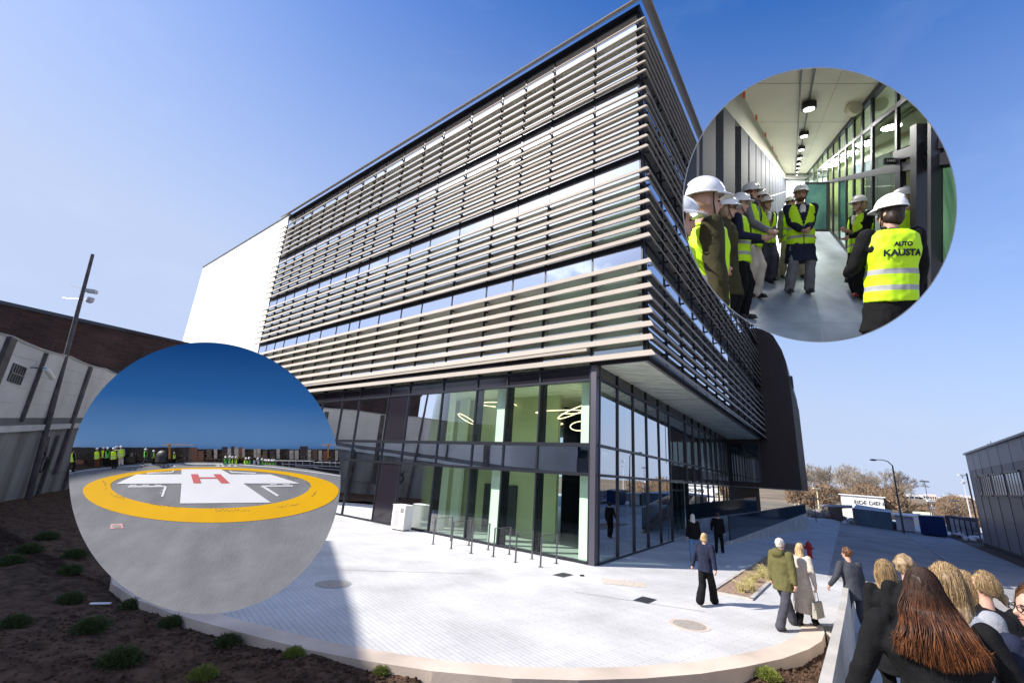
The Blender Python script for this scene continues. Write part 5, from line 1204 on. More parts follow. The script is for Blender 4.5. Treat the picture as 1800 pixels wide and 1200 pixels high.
for k in range(6000):
    a = q.uniform(-2.0, 2.0); top_ = q.uniform(0, 1)
    e0 = q.uniform(.2, 1.35); sa, ca = math.sin(a), -math.cos(a)
    L_ = q.uniform(1.23, 1.36) + .05 * abs(sa); fan = 1.0 + q.gauss(0, .12)
    P_ = [hc_ + Vector((sa * .09 * math.cos(e0), -.02 + ca * .098 * math.cos(e0), .03 + .115 * math.sin(e0))),
          hc_ + Vector((sa * .098, -.02 + ca * .104, .0 + q.gauss(0, .006)))]
    wv = q.uniform(0, 6); bx = sa * .13 * fan; by = -.115 - .035 * abs(math.cos(a)) + q.gauss(0, .012)
    P_ += [Vector((sa * .112 * fan + .004 * math.sin(wv), hc_.y - .03 + ca * .10 * (1 if ca < 0 else .3), 1.54)), Vector((bx * 1.0 + .008 * math.sin(wv + 2), min(by, -.07), 1.46)), Vector((bx * 1.22 + .01 * math.sin(wv + 4), by - .022, 1.38)), Vector((bx * 1.35 + .012 * math.sin(wv + 5), by - .02 + q.gauss(0, .01), L_))]
    sm_ = []
    for i in range(len(P_) - 1):
        p0, p1, p2, p3 = P_[max(0, i - 1)], P_[i], P_[i + 1], P_[min(len(P_) - 1, i + 2)]
        for t in (0, .34, .67):
            sm_.append(.5 * ((2 * p1) + (p2 - p0) * t + (2 * p0 - 5 * p1 + 4 * p2 - p3) * t * t + (3 * p1 - p0 - 3 * p2 + p3) * t ** 3))
    sm_.append(P_[-1]); n_ = len(sm_)
    hb[0 if q.random() < .62 else 1].tube(sm_, [(.0016 + .0008 * (k % 3)) * min(1, .5 + i * .2) * (1 if i < n_ - 3 else .75 - .3 * (i - n_ + 3)) for i in range(n_)], 4, False)
for b_, m_ in zip(hb, (auburn, auburn2)):
    o = b_.build('hair_locks', m_, None, True); o.parent = nearw
[c for c in nearw.children if c.name.startswith('hair') and 'locks' not in c.name][0].data.materials[0] = auburn
# ------------------------------------------------------------------ the two round picture dioramas
# each is a scale model stage behind a round opening, standing parallel to the tilted lens plane
MEM = []                                    # (object, centre px, radius px)
def clip_round(o, cx, cy, R, n=96):
    me = o.data; W = wmat(o)
    if not me.vertices: return
    co = np.empty(len(me.vertices) * 3); me.vertices.foreach_get('co', co); co = co.reshape(-1, 3)
    Wn = np.array(W); wc = co @ Wn[:3, :3].T + Wn[:3, 3]; c = (wc - np.array([0, 0, CAMH])) @ RC
    px = 900 + FOC * c[:, 0] / -c[:, 2]; py = 600 - FOC * c[:, 1] / -c[:, 2]; rr_ = np.hypot(px - cx, py - cy)
    if rr_.max() <= R * .999: return
    if me.users > 1: o.data = me = me.copy()
    bm = bmesh.new(); bm.from_mesh(me); Wi = W.inverted(); org = Wi @ Vector((0, 0, CAMH))
    for k in range(n):
        a = 2 * math.pi * (k + .5) / n; t = np.array([math.cos(a), math.sin(a)])
        if ((px - cx) * t[0] + (py - cy) * t[1]).max() <= R: continue
        p = (cx + R * t[0], cy + R * t[1]); d1 = ray(*p); d2 = ray(p[0] - t[1] * 50, p[1] + t[0] * 50)
        nn_ = np.cross(d1, d2); dc = ray(cx, cy)
        if nn_.dot(dc) > 0: nn_ = -nn_
        no = (Wi.to_3x3() @ Vector(nn_ / np.linalg.norm(nn_)))
        no = (W.to_3x3().transposed() @ Vector(nn_ / np.linalg.norm(nn_))).normalized()
        bmesh.ops.bisect_plane(bm, geom=bm.verts[:] + bm.edges[:] + bm.faces[:], dist=1e-6, plane_co=org, plane_no=no, clear_outer=True)
        if not bm.verts: break
    bm.to_mesh(me); bm.free()
CUR = []
def reg(o): CUR.append(o); return o
def reg_tree(o):
    if o.type == 'MESH': CUR.append(o)
    for c in o.children: reg_tree(c)
    return o
def camrot(): return Matrix([[RC[i][0], -RC[i][2], RC[i][1]] for i in range(3)])     # local x right, y into the picture, z picture-up
CR = camrot()

# ---------------- corridor (right circle)
CX, CY, CRR = 1441.0, 360.0, 239.5
VX, VY, FI = 1396.0, 332.0, 400.0
DN, DF = 5.2, 9.5; ZN = FI * 1.5 / 262.0
ka_ = 1 / DF; kb_ = (1 / DN - 1 / DF) * ZN
def RP(X, Y, Z):
    return atd(VX + FI * X / Z, VY - FI * Y / Z, 1.0 / (ka_ + kb_ / Z))
def rbox(mb, x0, x1, y0, y1, z0, z1, n=1):
    for i in range(n):
        a = 1 / (1 / z0 + (1 / z1 - 1 / z0) * i / n); b = 1 / (1 / z0 + (1 / z1 - 1 / z0) * (i + 1) / n)
        mb.hexa([RP(x0, y0, a), RP(x1, y0, a), RP(x1, y0, b), RP(x0, y0, b), RP(x0, y1, a), RP(x1, y1, a), RP(x1, y1, b), RP(x0, y1, b)])
FLOOR, CEIL, XL, XR = -1.5, 1.53, -.9, 1.26
co_ = thing('corridor_diorama', 'round picture of a long glazed corridor, a stage of floor, ceiling, posts and glass doors', 'diorama', tuple(atd(CX, CY, DN)))
def cb(name, mb, m, parent=None): return reg(mb.build(name, m, parent or co_))
w = MB(); rbox(w, XL - .6, 3.2, FLOOR - .05, FLOOR, ZN * .75, 60); cb('floor', w, mat('corridor_floor', (.33, .37, .44), .35, nscale=2.2, namt=.32, spec=.45))
w = MB()
for z in (2.55, 3.9, 6.0, 9.0): rbox(w, XL, XR, FLOOR + .001, FLOOR + .003, z, z * 1.004)
rbox(w, .28, .29, FLOOR + .001, FLOOR + .003, ZN * .75, 40); cb('floor_joint', w, mat('joint_pale', (.42, .46, .52), .6))
cream = mat('corridor_ceiling', (.80, .74, .58), .75, nscale=1.6, namt=.06, stretch=(1, 1, 1))
w = MB(); rbox(w, -.84, XR + 2, CEIL, CEIL + .05, ZN * .6, 60); cb('ceiling', w, cream)
w = MB()
for z in (2.1, 3.3, 5.2): rbox(w, -.84, XR, CEIL - .004, CEIL - .001, z, z * 1.003)
rbox(w, .62, .625, CEIL - .004, CEIL - .001, ZN * .6, 40); cb('ceiling_joint', w, mat('joint_dark', (.35, .32, .26), .7))
w = MB(); w.hexa([RP(-.84, CEIL, 1.2), RP(-.84 - .4, CEIL + .05, 1.2), RP(-.84 - .4, CEIL + .05, 60), RP(-.84, CEIL, 60), RP(XL, 1.06, 1.2), RP(XL - .3, 1.06, 1.2), RP(XL - .3, 1.06, 60), RP(XL, 1.06, 60)]); cb('beam', w, mat('beam_cream', (.50, .50, .42), .75, nscale=2, namt=.1))
pink = mat('outer_cladding', (.42, .30, .29), .7, nscale=.6, namt=.06); slate = mat('slate_post', (.075, .083, .105), .65, spec=.2); slated = mat('slate_dark', (.025, .028, .04), .4, metal=.4)
w = MB(); rbox(w, -1.5, -1.45, FLOOR, 1.2, 1.0, 60); cb('outer_wall', w, pink)
PZ = [(1.2, 1.55), (1.62, 1.80), (2.10, 2.16), (2.24, 2.61), (2.90, 3.46), (3.87, 4.44), (4.60, 5.30)]
z = 5.42
while z < 50: PZ.append((z, z * 1.135)); z *= 1.155
for z, z2 in PZ:
    w = MB(); rbox(w, XL - .22, XL, FLOOR, 1.07, z, z2); cb('post', w, slate)
    w = MB(); rbox(w, XL - .24, XL - .04, FLOOR, 1.07, z2, z2 * 1.008); cb('post_edge', w, slated)
w = MB(); rbox(w, XL - .02, XL + .01, -.30, -.27, 4.5, 50); cb('handrail', w, mat('rail_bright', (.8, .8, .82), .3, metal=.4))
# tracks and lamps on the ceiling
w = MB(); rbox(w, .08, .10, CEIL - .05, CEIL, 1.2, 50); rbox(w, .245, .27, CEIL - .05, CEIL, 1.2, 50); cb('cable_track', w, mat('track_grey', (.14, .15, .15), .5, metal=.5))
lampe = mat('lamp_face', (.9, .9, .9), .4, emit=(1, .97, .9), es=6)
CLZ = [3.95, 6.0, 8.1, 10.3, 12.6, 15.2, 18.5, 23, 30]
for i, z in enumerate(CLZ):
    c_ = RP(.257, CEIL - .11, z); r = .115 * FI / z * (1 / (ka_ + kb_ / z)) / FOC
    w = MB(); w.tube([c_ + CR @ Vector((0, 0, r * .55)), c_ - CR @ Vector((0, 0, r * .35))], r, 20)
    t = thing('ceiling_lamp', ['nearest', 'second', 'third', 'fourth', 'fifth', 'sixth', 'seventh', 'eighth', 'farthest'][i] + ' round black lamp on the cable track of the corridor ceiling', 'lamp', tuple(c_), 0, 'round black lamps under the corridor ceiling')
    reg(w.build('housing', blackm, t)); w = MB(); w.tube([c_ - CR @ Vector((0, 0, r * .36)), c_ - CR @ Vector((0, 0, r * .40))], r * .72, 20); reg(w.build('lamp_face', lampe, t))
    if i < 6:
        ll = bpy.data.lights.new('lamp_light', 'AREA'); ll.shape = 'DISK'; ll.size = .25; ll.energy = [15, 13, 10, 8, 7, 5][i]; ll.color = (1, .97, .9)
        lo = bpy.data.objects.new('lamp_light', ll); COL.objects.link(lo); lo.matrix_world = Matrix.Translation(c_ - CR @ Vector((0, 0, r * .5))) @ (CR.to_4x4()); lo.parent = t; lo.matrix_parent_inverse = Matrix.Translation(-c_)
for i, (X, Z) in enumerate([(.66, 3.6)]):
    c_ = RP(XR - .22, CEIL - .10, 4.15); w = MB(); w.tube([c_, c_ - CR @ Vector((0, .09, 0))], .10, 20); tag(reg(w.build('loudspeaker', mat('speaker_cream', (.62, .57, .42), .6))), 'round cream loudspeaker where the corridor ceiling meets the glass wall', 'loudspeaker')
for z in (2.55, 3.55, 4.7, 6.2, 8.2, 10.5): w = MB(); rbox(w, -.80, -.775, CEIL - .10, CEIL - .0, z, z * 1.02); cb('orange_clip', w, mat('clip_orange', (.75, .12, .02), .5))
# right glass wall
fr_m = mat('corridor_frame', (.055, .055, .068), .35, metal=.5)
MZ = [2.75, 3.62, 4.15, 4.75, 5.45, 6.3, 7.3, 8.5, 10, 12, 14.5, 18, 24, 34]
for i, z in enumerate(MZ): w = MB(); rbox(w, XR - .02, XR + .03, FLOOR, CEIL, z, z * 1.02); cb('mullion', w, fr_m)
w = MB(); rbox(w, XR - .02, XR + .05, .98, 1.04, 1.7, 40); rbox(w, XR - .04, XR + .05, 1.44, CEIL, 1.5, 40); rbox(w, XR - .03, XR + .05, .20, .30, 1.6, 40); rbox(w, XR - .03, XR + .05, FLOOR, FLOOR + .07, 2.8, 40); cb('transom', w, fr_m)
gcor = glass_mat('corridor_glass', (.80, .90, .74), .10, 1.45, gcol=(.8, .95, .85))
prev = 1.5
for a, b in zip(MZ[:-1], MZ[1:]):
    for y0, y1 in ((FLOOR, .22), (.28, .99), (1.03, 1.46)):
        w = MB(); w.add([RP(XR, y0, a * 1.02), RP(XR, y0, b), RP(XR, y1, b), RP(XR, y1, a * 1.02)], [(0, 1, 2, 3)]); cb('glass_panel', w, gcor)
w = MB(); w.add([RP(XR, .45, 1.5), RP(XR, .45, 2.75), RP(XR, .99, 2.75), RP(XR, .99, 1.5)], [(0, 1, 2, 3)]); cb('glass_panel', w, gcor)
w = MB(); w.add([RP(XR, 1.03, 1.5), RP(XR, 1.03, 2.75), RP(XR, 1.46, 2.75), RP(XR, 1.46, 1.5)], [(0, 1, 2, 3)]); cb('glass_panel', w, gcor)
roomw = mat('room_olive', (.62, .64, .36), .8, nscale=.8, namt=.15)
w = MB(); rbox(w, 2.5, 2.6, FLOOR, CEIL, 1.5, 60); cb('room_wall', w, roomw)
w = MB(); rbox(w, XR + .1, 2.6, FLOOR, CEIL, 4.3, 4.35); cb('room_partition', w, mat('room_cream', (.75, .72, .52), .8))
# open door with its frame near the right rim
dr_ = thing('glass_door', 'open dark framed glass door leaf with steel handle at the right of the corridor picture', 'door', tuple(RP(XR, -1, 2.4)))
w = MB(); rbox(w, XR - .10, XR + .02, FLOOR, .62, 2.16, 2.28); rbox(w, XR - .10, XR + .02, FLOOR, .62, 1.93, 1.98); cb('frame', w, fr_m, dr_)
w = MB(); rbox(w, XR - .04, XR + .06, .34, .45, 1.9, 2.8); rbox(w, XR - .0, XR + .05, .22, .27, 2.3, 2.75); cb('lintel', w, fr_m, dr_)
w = MB(); w.add([RP(XR, FLOOR, 1.5), RP(XR, FLOOR, 1.95), RP(XR, .42, 1.95), RP(XR, .42, 1.5)], [(0, 1, 2, 3)]); cb('glass_pane', w, mat('green_glass', (.03, .075, .045), .06, spec=.8, nscale=3, col2=(.09, .19, .11), stretch=(3, 3, .4)), dr_)
w = MB(); h0 = atd(1621, 492, 5.15); w.tube([atd(1612, 500, 5.25), atd(1622, 500, 5.16)], .014, 8); w.tube([atd(1627, 474, 5.17), atd(1627, 512, 5.17)], .018, 8); cb('handle', w, mat('handle_steel', (.6, .58, .52), .3, metal=.8), dr_)
w = MB(); rbox(w, XR - .03, XR + .03, FLOOR, .22, 2.30, 2.36); rbox(w, XR - .04, XR + .03, FLOOR, .34, 2.62, 2.72); cb('door_post', w, fr_m, dr_)
# door number plate
pl_ = thing('door_sign', 'small white lettered number plate above the corridor door', 'sign', tuple(atd(1567, 283, 5.5)))
dsg = 1.0 / (ka_ + kb_ / 2.9)
c_ = atd(1567, 283, dsg - .12); w = MB(); 
hw_, hh_ = 10.5 / FOC * dsg, 5.2 / FOC * dsg; w.hexa([c_ + CR @ Vector(v) for v in ((-hw_, 0, -hh_), (hw_, 0, -hh_), (hw_, .03, -hh_), (-hw_, .03, -hh_), (-hw_, 0, hh_), (hw_, 0, hh_), (hw_, .03, hh_), (-hw_, .03, hh_))]); reg(w.build('plate', slated, pl_))
def text_at(body, size, pos, rot, m, name, parent, ext=.002):
    fc_ = bpy.data.curves.new(name, 'FONT'); fc_.body = body; fc_.size = size; fc_.extrude = ext; fc_.align_x = 'CENTER'; fc_.align_y = 'CENTER'; fc_.offset = size * .012
    o = text_mesh(name, fc_, m); o.matrix_world = Matrix.Translation(pos) @ rot.to_4x4(); bpy.context.view_layer.update(); setpar(o, parent) if parent else None; return reg(o)
TXR = Matrix([[RC[i][0], RC[i][1], RC[i][2]] for i in range(3)])
text_at('1444D', .052, c_ + CR @ Vector((0, -.006, 0)), TXR, whitem, 'lettering', pl_)
# end of the corridor
w = MB(); rbox(w, -1.2, 1.6, FLOOR, CEIL, 26, 27); cb('end_wall', w, mat('end_white', (.8, .82, .84), .6))
w = MB(); rbox(w, -1.0, XR, 1.0, CEIL, 23, 24); cb('end_beam', w, mat('end_grey', (.25, .25, .24), .7))
ed = thing('far_door', 'far glazed door leaf closing the right half of the corridor with vests mirrored in it', 'door', tuple(RP(.6, 0, 7.6)))
w = MB(); rbox(w, .38, 1.24, .18, .24, 8.0, 8.1); rbox(w, .38, .42, FLOOR, .24, 8.0, 8.1); rbox(w, 1.14, 1.26, FLOOR, .24, 8.0, 8.1); rbox(w, .38, 1.24, FLOOR, FLOOR + .08, 8.0, 8.1); cb('frame', w, fr_m, ed)
w = MB(); w.add([RP(.40, FLOOR, 8.05), RP(1.2, FLOOR, 8.05), RP(1.2, .2, 8.05), RP(.40, .2, 8.05)], [(0, 1, 2, 3)]); cb('glass_pane', w, mat('teal_glass', (.02, .07, .09), .08, spec=.8, nscale=2.5, col2=(.10, .24, .20)), ed)
# case added round the stage to keep direct sun off it
w = MB(); vv = []; n_ = 96; rings_ = [(DN * .955, 1.0), (DF * 1.02, 1.0)]
for d, s_ in rings_:
    for rad_ in (CRR + .2, CRR + 2.0):
        for k in range(n_):
            a = 2 * math.pi * k / n_; vv.append(atd(CX + rad_ * math.cos(a), CY + rad_ * math.sin(a), d))
fs_ = []
for k in range(n_):
    j = (k + 1) % n_
    fs_ += [(k, j, 2 * n_ + j, 2 * n_ + k), (n_ + k, n_ + j, 3 * n_ + j, 3 * n_ + k), (k, j, n_ + j, n_ + k), (2 * n_ + k, 2 * n_ + j, 3 * n_ + j, 3 * n_ + k)]
w.add(vv, fs_); w.build('shade_casing', mat('case_grey', (.45, .47, .5), .7), co_)
w = MB(); w.add([atd(CX + (CRR + 1) * math.cos(2 * math.pi * k / n_), CY + (CRR + 1) * math.sin(2 * math.pi * k / n_), DF * 1.01) for k in range(n_)], [tuple(range(n_))]); w.build('back_panel', mat('case_grey', (.45, .47, .5), .7), co_)

# people of the corridor: feet px, head-top px, compass face relative to the picture (180 = towards us)
def cper(label, fx, fy, ty, face, dd_=0, **k):
    v = max(fy - VY, 20); Z = FI * 1.5 / v; d = 1.0 / (ka_ + kb_ / Z) + dd_
    foot = atd(fx, fy, d); hgt = (fy - ty) / FOC * d; s = hgt / (1.80 if k.get('helmet', True) else 1.75)
    off = math.degrees(math.atan2(fx - 900, FOC))
    Mx = Matrix.Translation(foot) @ CR.to_4x4() @ Matrix.Rotation(-rad(face + off * .8), 4, 'Z') @ Matrix.Scale(s, 4)
    k.setdefault('helmet', True); k.setdefault('vest', vestm)
    T = person(label, M=Mx, **k); bpy.context.view_layer.update(); reg_tree(T); return T, Mx
cper('bearded man in dark coat, tie and vest standing in the centre of the corridor', 1407, 516, 326, 170, top='coat', tc='navy', bc='grey', hair='brown', hk='short', beard=True, tie=True, fl=(-.13, 0), fr=(.17, .03), hl=(-.04, .24, 1.02), hr=(.05, .24, 1.0), yaw=14, vox=.013, w=1.05)
cper('tall person in a grey coat and vest with dark red hair in the left row', 1318, 524, 324, 115, top='jacket', tc='grey', bc='cream', hair='red', hk='bob', hl=(-.08, .28, 1.02), hr=(.1, .28, 1.0), vox=.014, scarf='dgrey', wide=2.0)
cper('small person whose helmet shows behind the tall person in grey', 1334, 500, 335, 130, dd_=.12, top='jacket', tc='grey', bc='grey', hair='dark', vox=.018)
cper('woman with long hair in an open vest facing the viewer in the left row', 1346, 495, 346, 150, top='jacket', tc='dgrey', bc='dgrey', hair='dblond', hk='long', hl=(-.05, .24, 1.0), hr=(.06, .24, .98), vox=.014, wide=2.6, opened=True)
cper('man in a navy jacket and vest with a raised hand second in the left row', 1299, 560, 342, 105, top='suit', tc='navy', bc='black', hair='grey', hk='short', hl=(-.1, .30, 1.12), vox=.014, hr=(.2, .3, 1.1))
cper('woman with glasses and hanging chin straps between the big man and the navy jacket', 1276, 590, 348, 100, top='coat', tc='olived', bc='black', hair='dblond', hk='bob', vox=.014, glasses=True, vest=None)
cper('big man in a dark green coat and vest at the left rim of the corridor', 1236, 762, 317, 78, top='coat', tc='olived', bc='black', hair='grey', hk='none', vox=.012, w=1.1)
cper('cropped person with a cream helmet at the leftmost rim of the corridor picture', 1188, 800, 352, 95, dd_=-.05, top='jacket', tc='olived', bc='black', hair='dark', hk='bob', vox=.016)
cper('person in beige trousers standing hidden behind the bearded man', 1390, 490, 345, 160, dd_=.1, top='jacket', tc='grey', bc='khaki', hair='dark', vox=.018, fl=(-.2, 0), fr=(.22, 0), wide=2, hl=(-.42, .05, .95))
cper('short haired blond woman in a long black coat and open vest, right side of corridor', 1512, 522, 345, -120, top='long', tc='black', bc='black', shoe=shoer, hair='blond', hk='bob', hl=(-.1, .26, 1.05), hr=(.02, .22, 1.18), vox=.013, opened=True, w=1.05, wide=3)
cper('blond person in a vest behind the woman whose back reads AUTO KAUSTA', 1588, 560, 331, -40, dd_=.0, top='jacket', tc='black', bc='black', hair='blond', hk='long', vox=.015)
cper('person mostly hidden by the open glass door on the right', 1614, 560, 348, -60, dd_=.05, top='jacket', tc='black', bc='black', hair='dblond', hk='short', vox=.018)
TB, MxB = cper('dark haired woman seen from behind in a vest lettered AUTO KAUSTA near the open door', 1566, 680, 345, -18, dd_=-.1, top='coat', tc='black', bc='black', hair='dark', hk='bob', vox=.012, w=1.1, yaw=-35, hl=(-.22, .30, 1.12), hr=(.24, .1, .9))
vob = [c for c in TB.children if c.name.startswith('vest')][0]
tR = Matrix([[1, 0, 0], [0, 0, -1], [0, 1, 0]])
for bd_, sz_, x_, z_ in (('AUTO', .052, .03, 1.315), ('KAUSTA', .082, .03, 1.235)):
    fc_ = bpy.data.curves.new('lettering', 'FONT'); fc_.body = bd_; fc_.size = sz_; fc_.extrude = .001; fc_.align_x = 'CENTER'; fc_.align_y = 'CENTER'; fc_.offset = .003
    o = text_mesh('lettering', fc_, F['navy'])
    L4 = Matrix.Translation((x_, -.5, z_)) @ tR.to_4x4()
    bm = bmesh.new(); bm.from_mesh(o.data); bmesh.ops.triangulate(bm, faces=bm.faces[:])
    for _ in range(3): bmesh.ops.subdivide_edges(bm, edges=[e for e in bm.edges if e.calc_length() > .008], cuts=1, use_grid_fill=False); bmesh.ops.triangulate(bm, faces=bm.faces[:])
    bm.to_mesh(o.data); bm.free()
    vm = vob.data; pts = [(v.co.x, v.co.y, v.co.z) for v in vm.vertices if v.co.y < 0]
    arr = np.array(pts)
    for v in o.data.vertices:
        q_ = L4 @ v.co; dd2 = (arr[:, 0] - q_.x) ** 2 + (arr[:, 2] - q_.z) ** 2; idx = np.argsort(dd2)[:12]; y_ = arr[idx, 1].min() - .009 - (.0 if v.co.z > 0 else -.002)
        v.co = Vector((q_.x - .012, y_, q_.z))
    o.matrix_world = MxB; o.parent = vob; o.matrix_parent_inverse = (MxB).inverted(); reg(o)
    o.matrix_basis = MxB
p_ = atd(1524, 442, 5.75); w = MB(); w.box(p_, (.10, .02, .03), 0); tag(reg(w.build('phone', mat('phone_red', (.7, .03, .05), .4))), 'red phone held between the two women on the right of the corridor', 'phone')
bpy.context.view_layer.update()
for o in CUR: clip_round(o, CX, CY, CRR)
CUR.clear()

# ---------------- helipad (left circle)
CX2, CY2, CR2 = 360.0, 840.0, 238.5
def hd(py):                                 # raked stage: depth from the picture row
    return 1.0 / (1 / 4.25 + (1 / 6.05 - 1 / 4.25) * (1078 - py) / (1078 - 812))
def HP(px, py, up=0.0, back=0.0):
    return atd(px, py, hd(py) + back) + CR @ Vector((0, 0, up))
hpd = thing('helipad_diorama', 'round picture of a rooftop helipad, a raked stage before a deep blue sky board', 'diorama', tuple(atd(CX2, 1078, 4.25)))
def poly_on(name, pts, m, lift, parent=None, th=.0):
    w = MB(); n = len(pts); P_ = [HP(x, y, lift) for x, y in pts]
    if th: 
        Q_ = [p + CR @ Vector((0, 0, -th)) for p in P_]; w.add(P_ + Q_, [tuple(range(n)), tuple(range(2 * n - 1, n - 1, -1))] + [(i, (i + 1) % n, n + (i + 1) % n, n + i) for i in range(n)])
    else: w.add(P_, [tuple(range(n))])
    return reg(w.build(name, m, parent or hpd))
edge = [(100, 832), (150, 824), (200, 818), (260, 814), (350, 812), (420, 813), (480, 817), (540, 824), (620, 838)]
conc2 = mat('helipad_concrete', (.135, .135, .138), .85, nscale=3.2, namt=.17, bump=.3, bscale=40, spec=.2)
poly_on('deck', [(100, 1090), (620, 1090)] + edge[::-1], conc2, 0, th=.03)
n_ = 64; yel = mat('helipad_yellow', (.46, .25, .0), .8, spec=.1, nscale=3, namt=.05); whi = mat('helipad_white', (.40, .40, .41), .7, nscale=3, namt=.03); redp = mat('helipad_red', (.28, .008, .016), .7)
def ringpt(a, ex):   # outer ring: x 145..595, y 821..918; widest row y 863
    cx, cy, rx, top, bot = ex; s = math.sin(a); return (cx + rx * math.cos(a), cy - s * (cy - top) if s > 0 else cy - s * (bot - cy))
OUT, INN = (370.5, 862, 225, 821.5, 918.5), (370, 853, 176, 825.5, 893.5)
w = MB(); P_ = [HP(*ringpt(2 * math.pi * i / n_, OUT), .004) for i in range(n_)] + [HP(*ringpt(2 * math.pi * i / n_, INN), .004) for i in range(n_)]
w.add(P_, [(i, (i + 1) % n_, n_ + (i + 1) % n_, n_ + i) for i in range(n_)]); reg(w.build('yellow_ring', yel, hpd))
poly_on('white_cross', [(319, 825), (388, 825), (405, 834), (475, 834), (527, 850), (428, 850), (476, 883.5), (316.5, 885), (319, 850), (204, 850.5), (240, 834), (319, 834)], whi, .006)
hH = [[(335.5, 834), (348, 834), (354, 850), (340, 850)], [(374.5, 834), (387.5, 834), (404, 850), (388.5, 850)], [(350, 839.5), (381, 839.5), (385, 842), (351, 842)]]
w = MB()
for i, q_ in enumerate(hH): w.add([HP(x, y, .009 + .001 * (i == 2)) for x, y in q_], [(0, 1, 2, 3)])
reg(w.build('letter_H', redp, hpd))
w = MB()
for q_ in ([(225, 854.5), (291, 854), (291, 856), (225, 856.5)], [(289, 855), (293.5, 855), (287, 873), (283, 873)], [(458, 854.5), (463, 853.5), (491, 871), (487, 872.5)], [(463, 853.5), (515, 853), (515, 855), (464, 855.5)],
           [(258, 831), (305, 829.5), (305, 831), (258, 832.5)], [(303, 827), (306, 827), (305, 831), (302, 831)], [(408, 829), (450, 831), (450, 832.5), (410, 831)], [(402, 827), (405, 827), (410, 831), (407, 831)]):
    w.add([HP(x, y, .005) for x, y in q_], [(0, 1, 2, 3)])
for (x0, x1, y) in ((228, 240, 852), (250, 262, 852), (272, 284, 852), (475, 487, 851), (497, 509, 851), (284, 286, 861), (281, 283, 866)): w.add([HP(x0, y, .005), HP(x1, y, .005), HP(x1, y + 1.4, .005), HP(x0, y + 1.4, .005)], [(0, 1, 2, 3)])
for (x0, x1) in ((282, 286), (289, 293), (297, 301), (304, 308), (380, 386), (389, 394), (400, 405), (411, 416)): w.add([HP(x0, 818, .005), HP(x1, 818, .005), HP(x1 + 1, 820, .005), HP(x0 + 1, 820, .005)], [(0, 1, 2, 3)])
reg(w.build('white_marks', whi, hpd))
w = MB()
el_ = [(110, 833.5), (150, 826.5), (200, 821), (260, 817), (340, 814.8), (420, 816), (480, 820.5), (540, 828), (605, 837)]
for a, b in zip(el_, el_[1:]): w.add([HP(a[0], a[1], .005), HP(b[0], b[1], .005), HP(b[0], b[1] + 1.2, .005), HP(a[0], a[1] + 1.2, .005)], [(0, 1, 2, 3)])
reg(w.build('edge_line', whi, hpd))
w = MB(); q = random.Random(3)
for (x0, y0, x1, y1, n) in ((181, 845, 186, 860, 9), (192, 868, 220, 877, 14), (262, 886, 315, 893, 22), (378, 896, 440, 898, 24), (488, 890, 525, 886, 16), (548, 872, 556, 864, 10), (536, 846, 548, 856, 8), (505, 838, 520, 842, 7)):
    for i in range(n):
        t = i / n; x, y = x0 + (x1 - x0) * t + q.uniform(-1, 1), y0 + (y1 - y0) * t + q.uniform(-2, 2); l = q.uniform(1, 3)
        w.add([HP(x, y, .006), HP(x + l, y + q.uniform(-.5, .5), .006), HP(x + l, y + .7, .006), HP(x, y + .7, .006)], [(0, 1, 2, 3)])
reg(w.build('scuff_marks', mat('scuff', (.10, .06, .02), .8), hpd))
poly_on('drain_frame', [(195, 921), (215, 920), (217, 928), (193, 929.5)], mat('drain_pink', (.42, .20, .20), .8), .004)
w = MB(); c_ = HP(205, 925, .01); w.add([HP(205 + 8 * math.cos(a), 925 + 3.2 * math.sin(a), .007) for a in [2 * math.pi * i / 16 for i in range(16)]], [tuple(range(16))]); reg(w.build('drain_lid', mat('drain_dark', (.04, .03, .03), .6), hpd))
# sky board and skyline
def skyboard():
    m = bpy.data.materials.new('sky_board'); m.use_nodes = True; nt = m.node_tree; N, L = nt.nodes, nt.links; b = N['Principled BSDF']; b.inputs['Roughness'].default_value = 1; b.inputs['Specular IOR Level'].default_value = 0
    t = N.new('ShaderNodeTexCoord'); s = N.new('ShaderNodeSeparateXYZ'); r = N.new('ShaderNodeValToRGB'); L.new(t.outputs['Generated'], s.inputs[0]); L.new(s.outputs[2], r.inputs[0])
    e = r.color_ramp.elements; e[0].position = 0; e[0].color = (.72, .78, .88, 1); e[1].position = 1; e[1].color = (.012, .11, .36, 1)
    for p, c in ((.10, (.68, .82, .95, 1)), (.30, (.28, .55, .86, 1)), (.62, (.06, .26, .62, 1))): k = e.new(p); k.color = c
    L.new(r.outputs[0], b.inputs['Base Color']); return m
bd_ = 6.25
w = MB(); n_ = 80; pts = [(CX2 + CR2 * math.cos(math.pi * i / n_), CY2 - CR2 * math.sin(math.pi * i / n_)) for i in range(n_ + 1)] + [(CX2 - CR2, CY2 + 6), (CX2 + CR2, CY2 + 6)]
A_ = [atd(x, y, bd_) for x, y in pts]; B_ = [atd(x, y, bd_ * 1.008) for x, y in pts]; n = len(pts)
w.add(A_ + B_, [tuple(range(n)), tuple(range(2 * n - 1, n - 1, -1))] + [(i, (i + 1) % n, n + (i + 1) % n, n + i) for i in range(n)]); reg(w.build('sky_board', skyboard(), hpd))
def rel(px0, px1, y0, y1, d, m, name, parent=None, th=.05):
    w = MB(); w.hexa([atd(px0, y1, d), atd(px1, y1, d), atd(px1, y1, d + th), atd(px0, y1, d + th), atd(px0, y0, d), atd(px1, y0, d), atd(px1, y0, d + th), atd(px0, y0, d + th)]); return reg(w.build(name, m, parent or hpd))
w = MB(); q = random.Random(5)
tops = [(110 + 5 * i, 786 + 1.2 * noise.noise((i * .3, 0, 0)) + (3 if i > 45 else 0)) for i in range(101)]
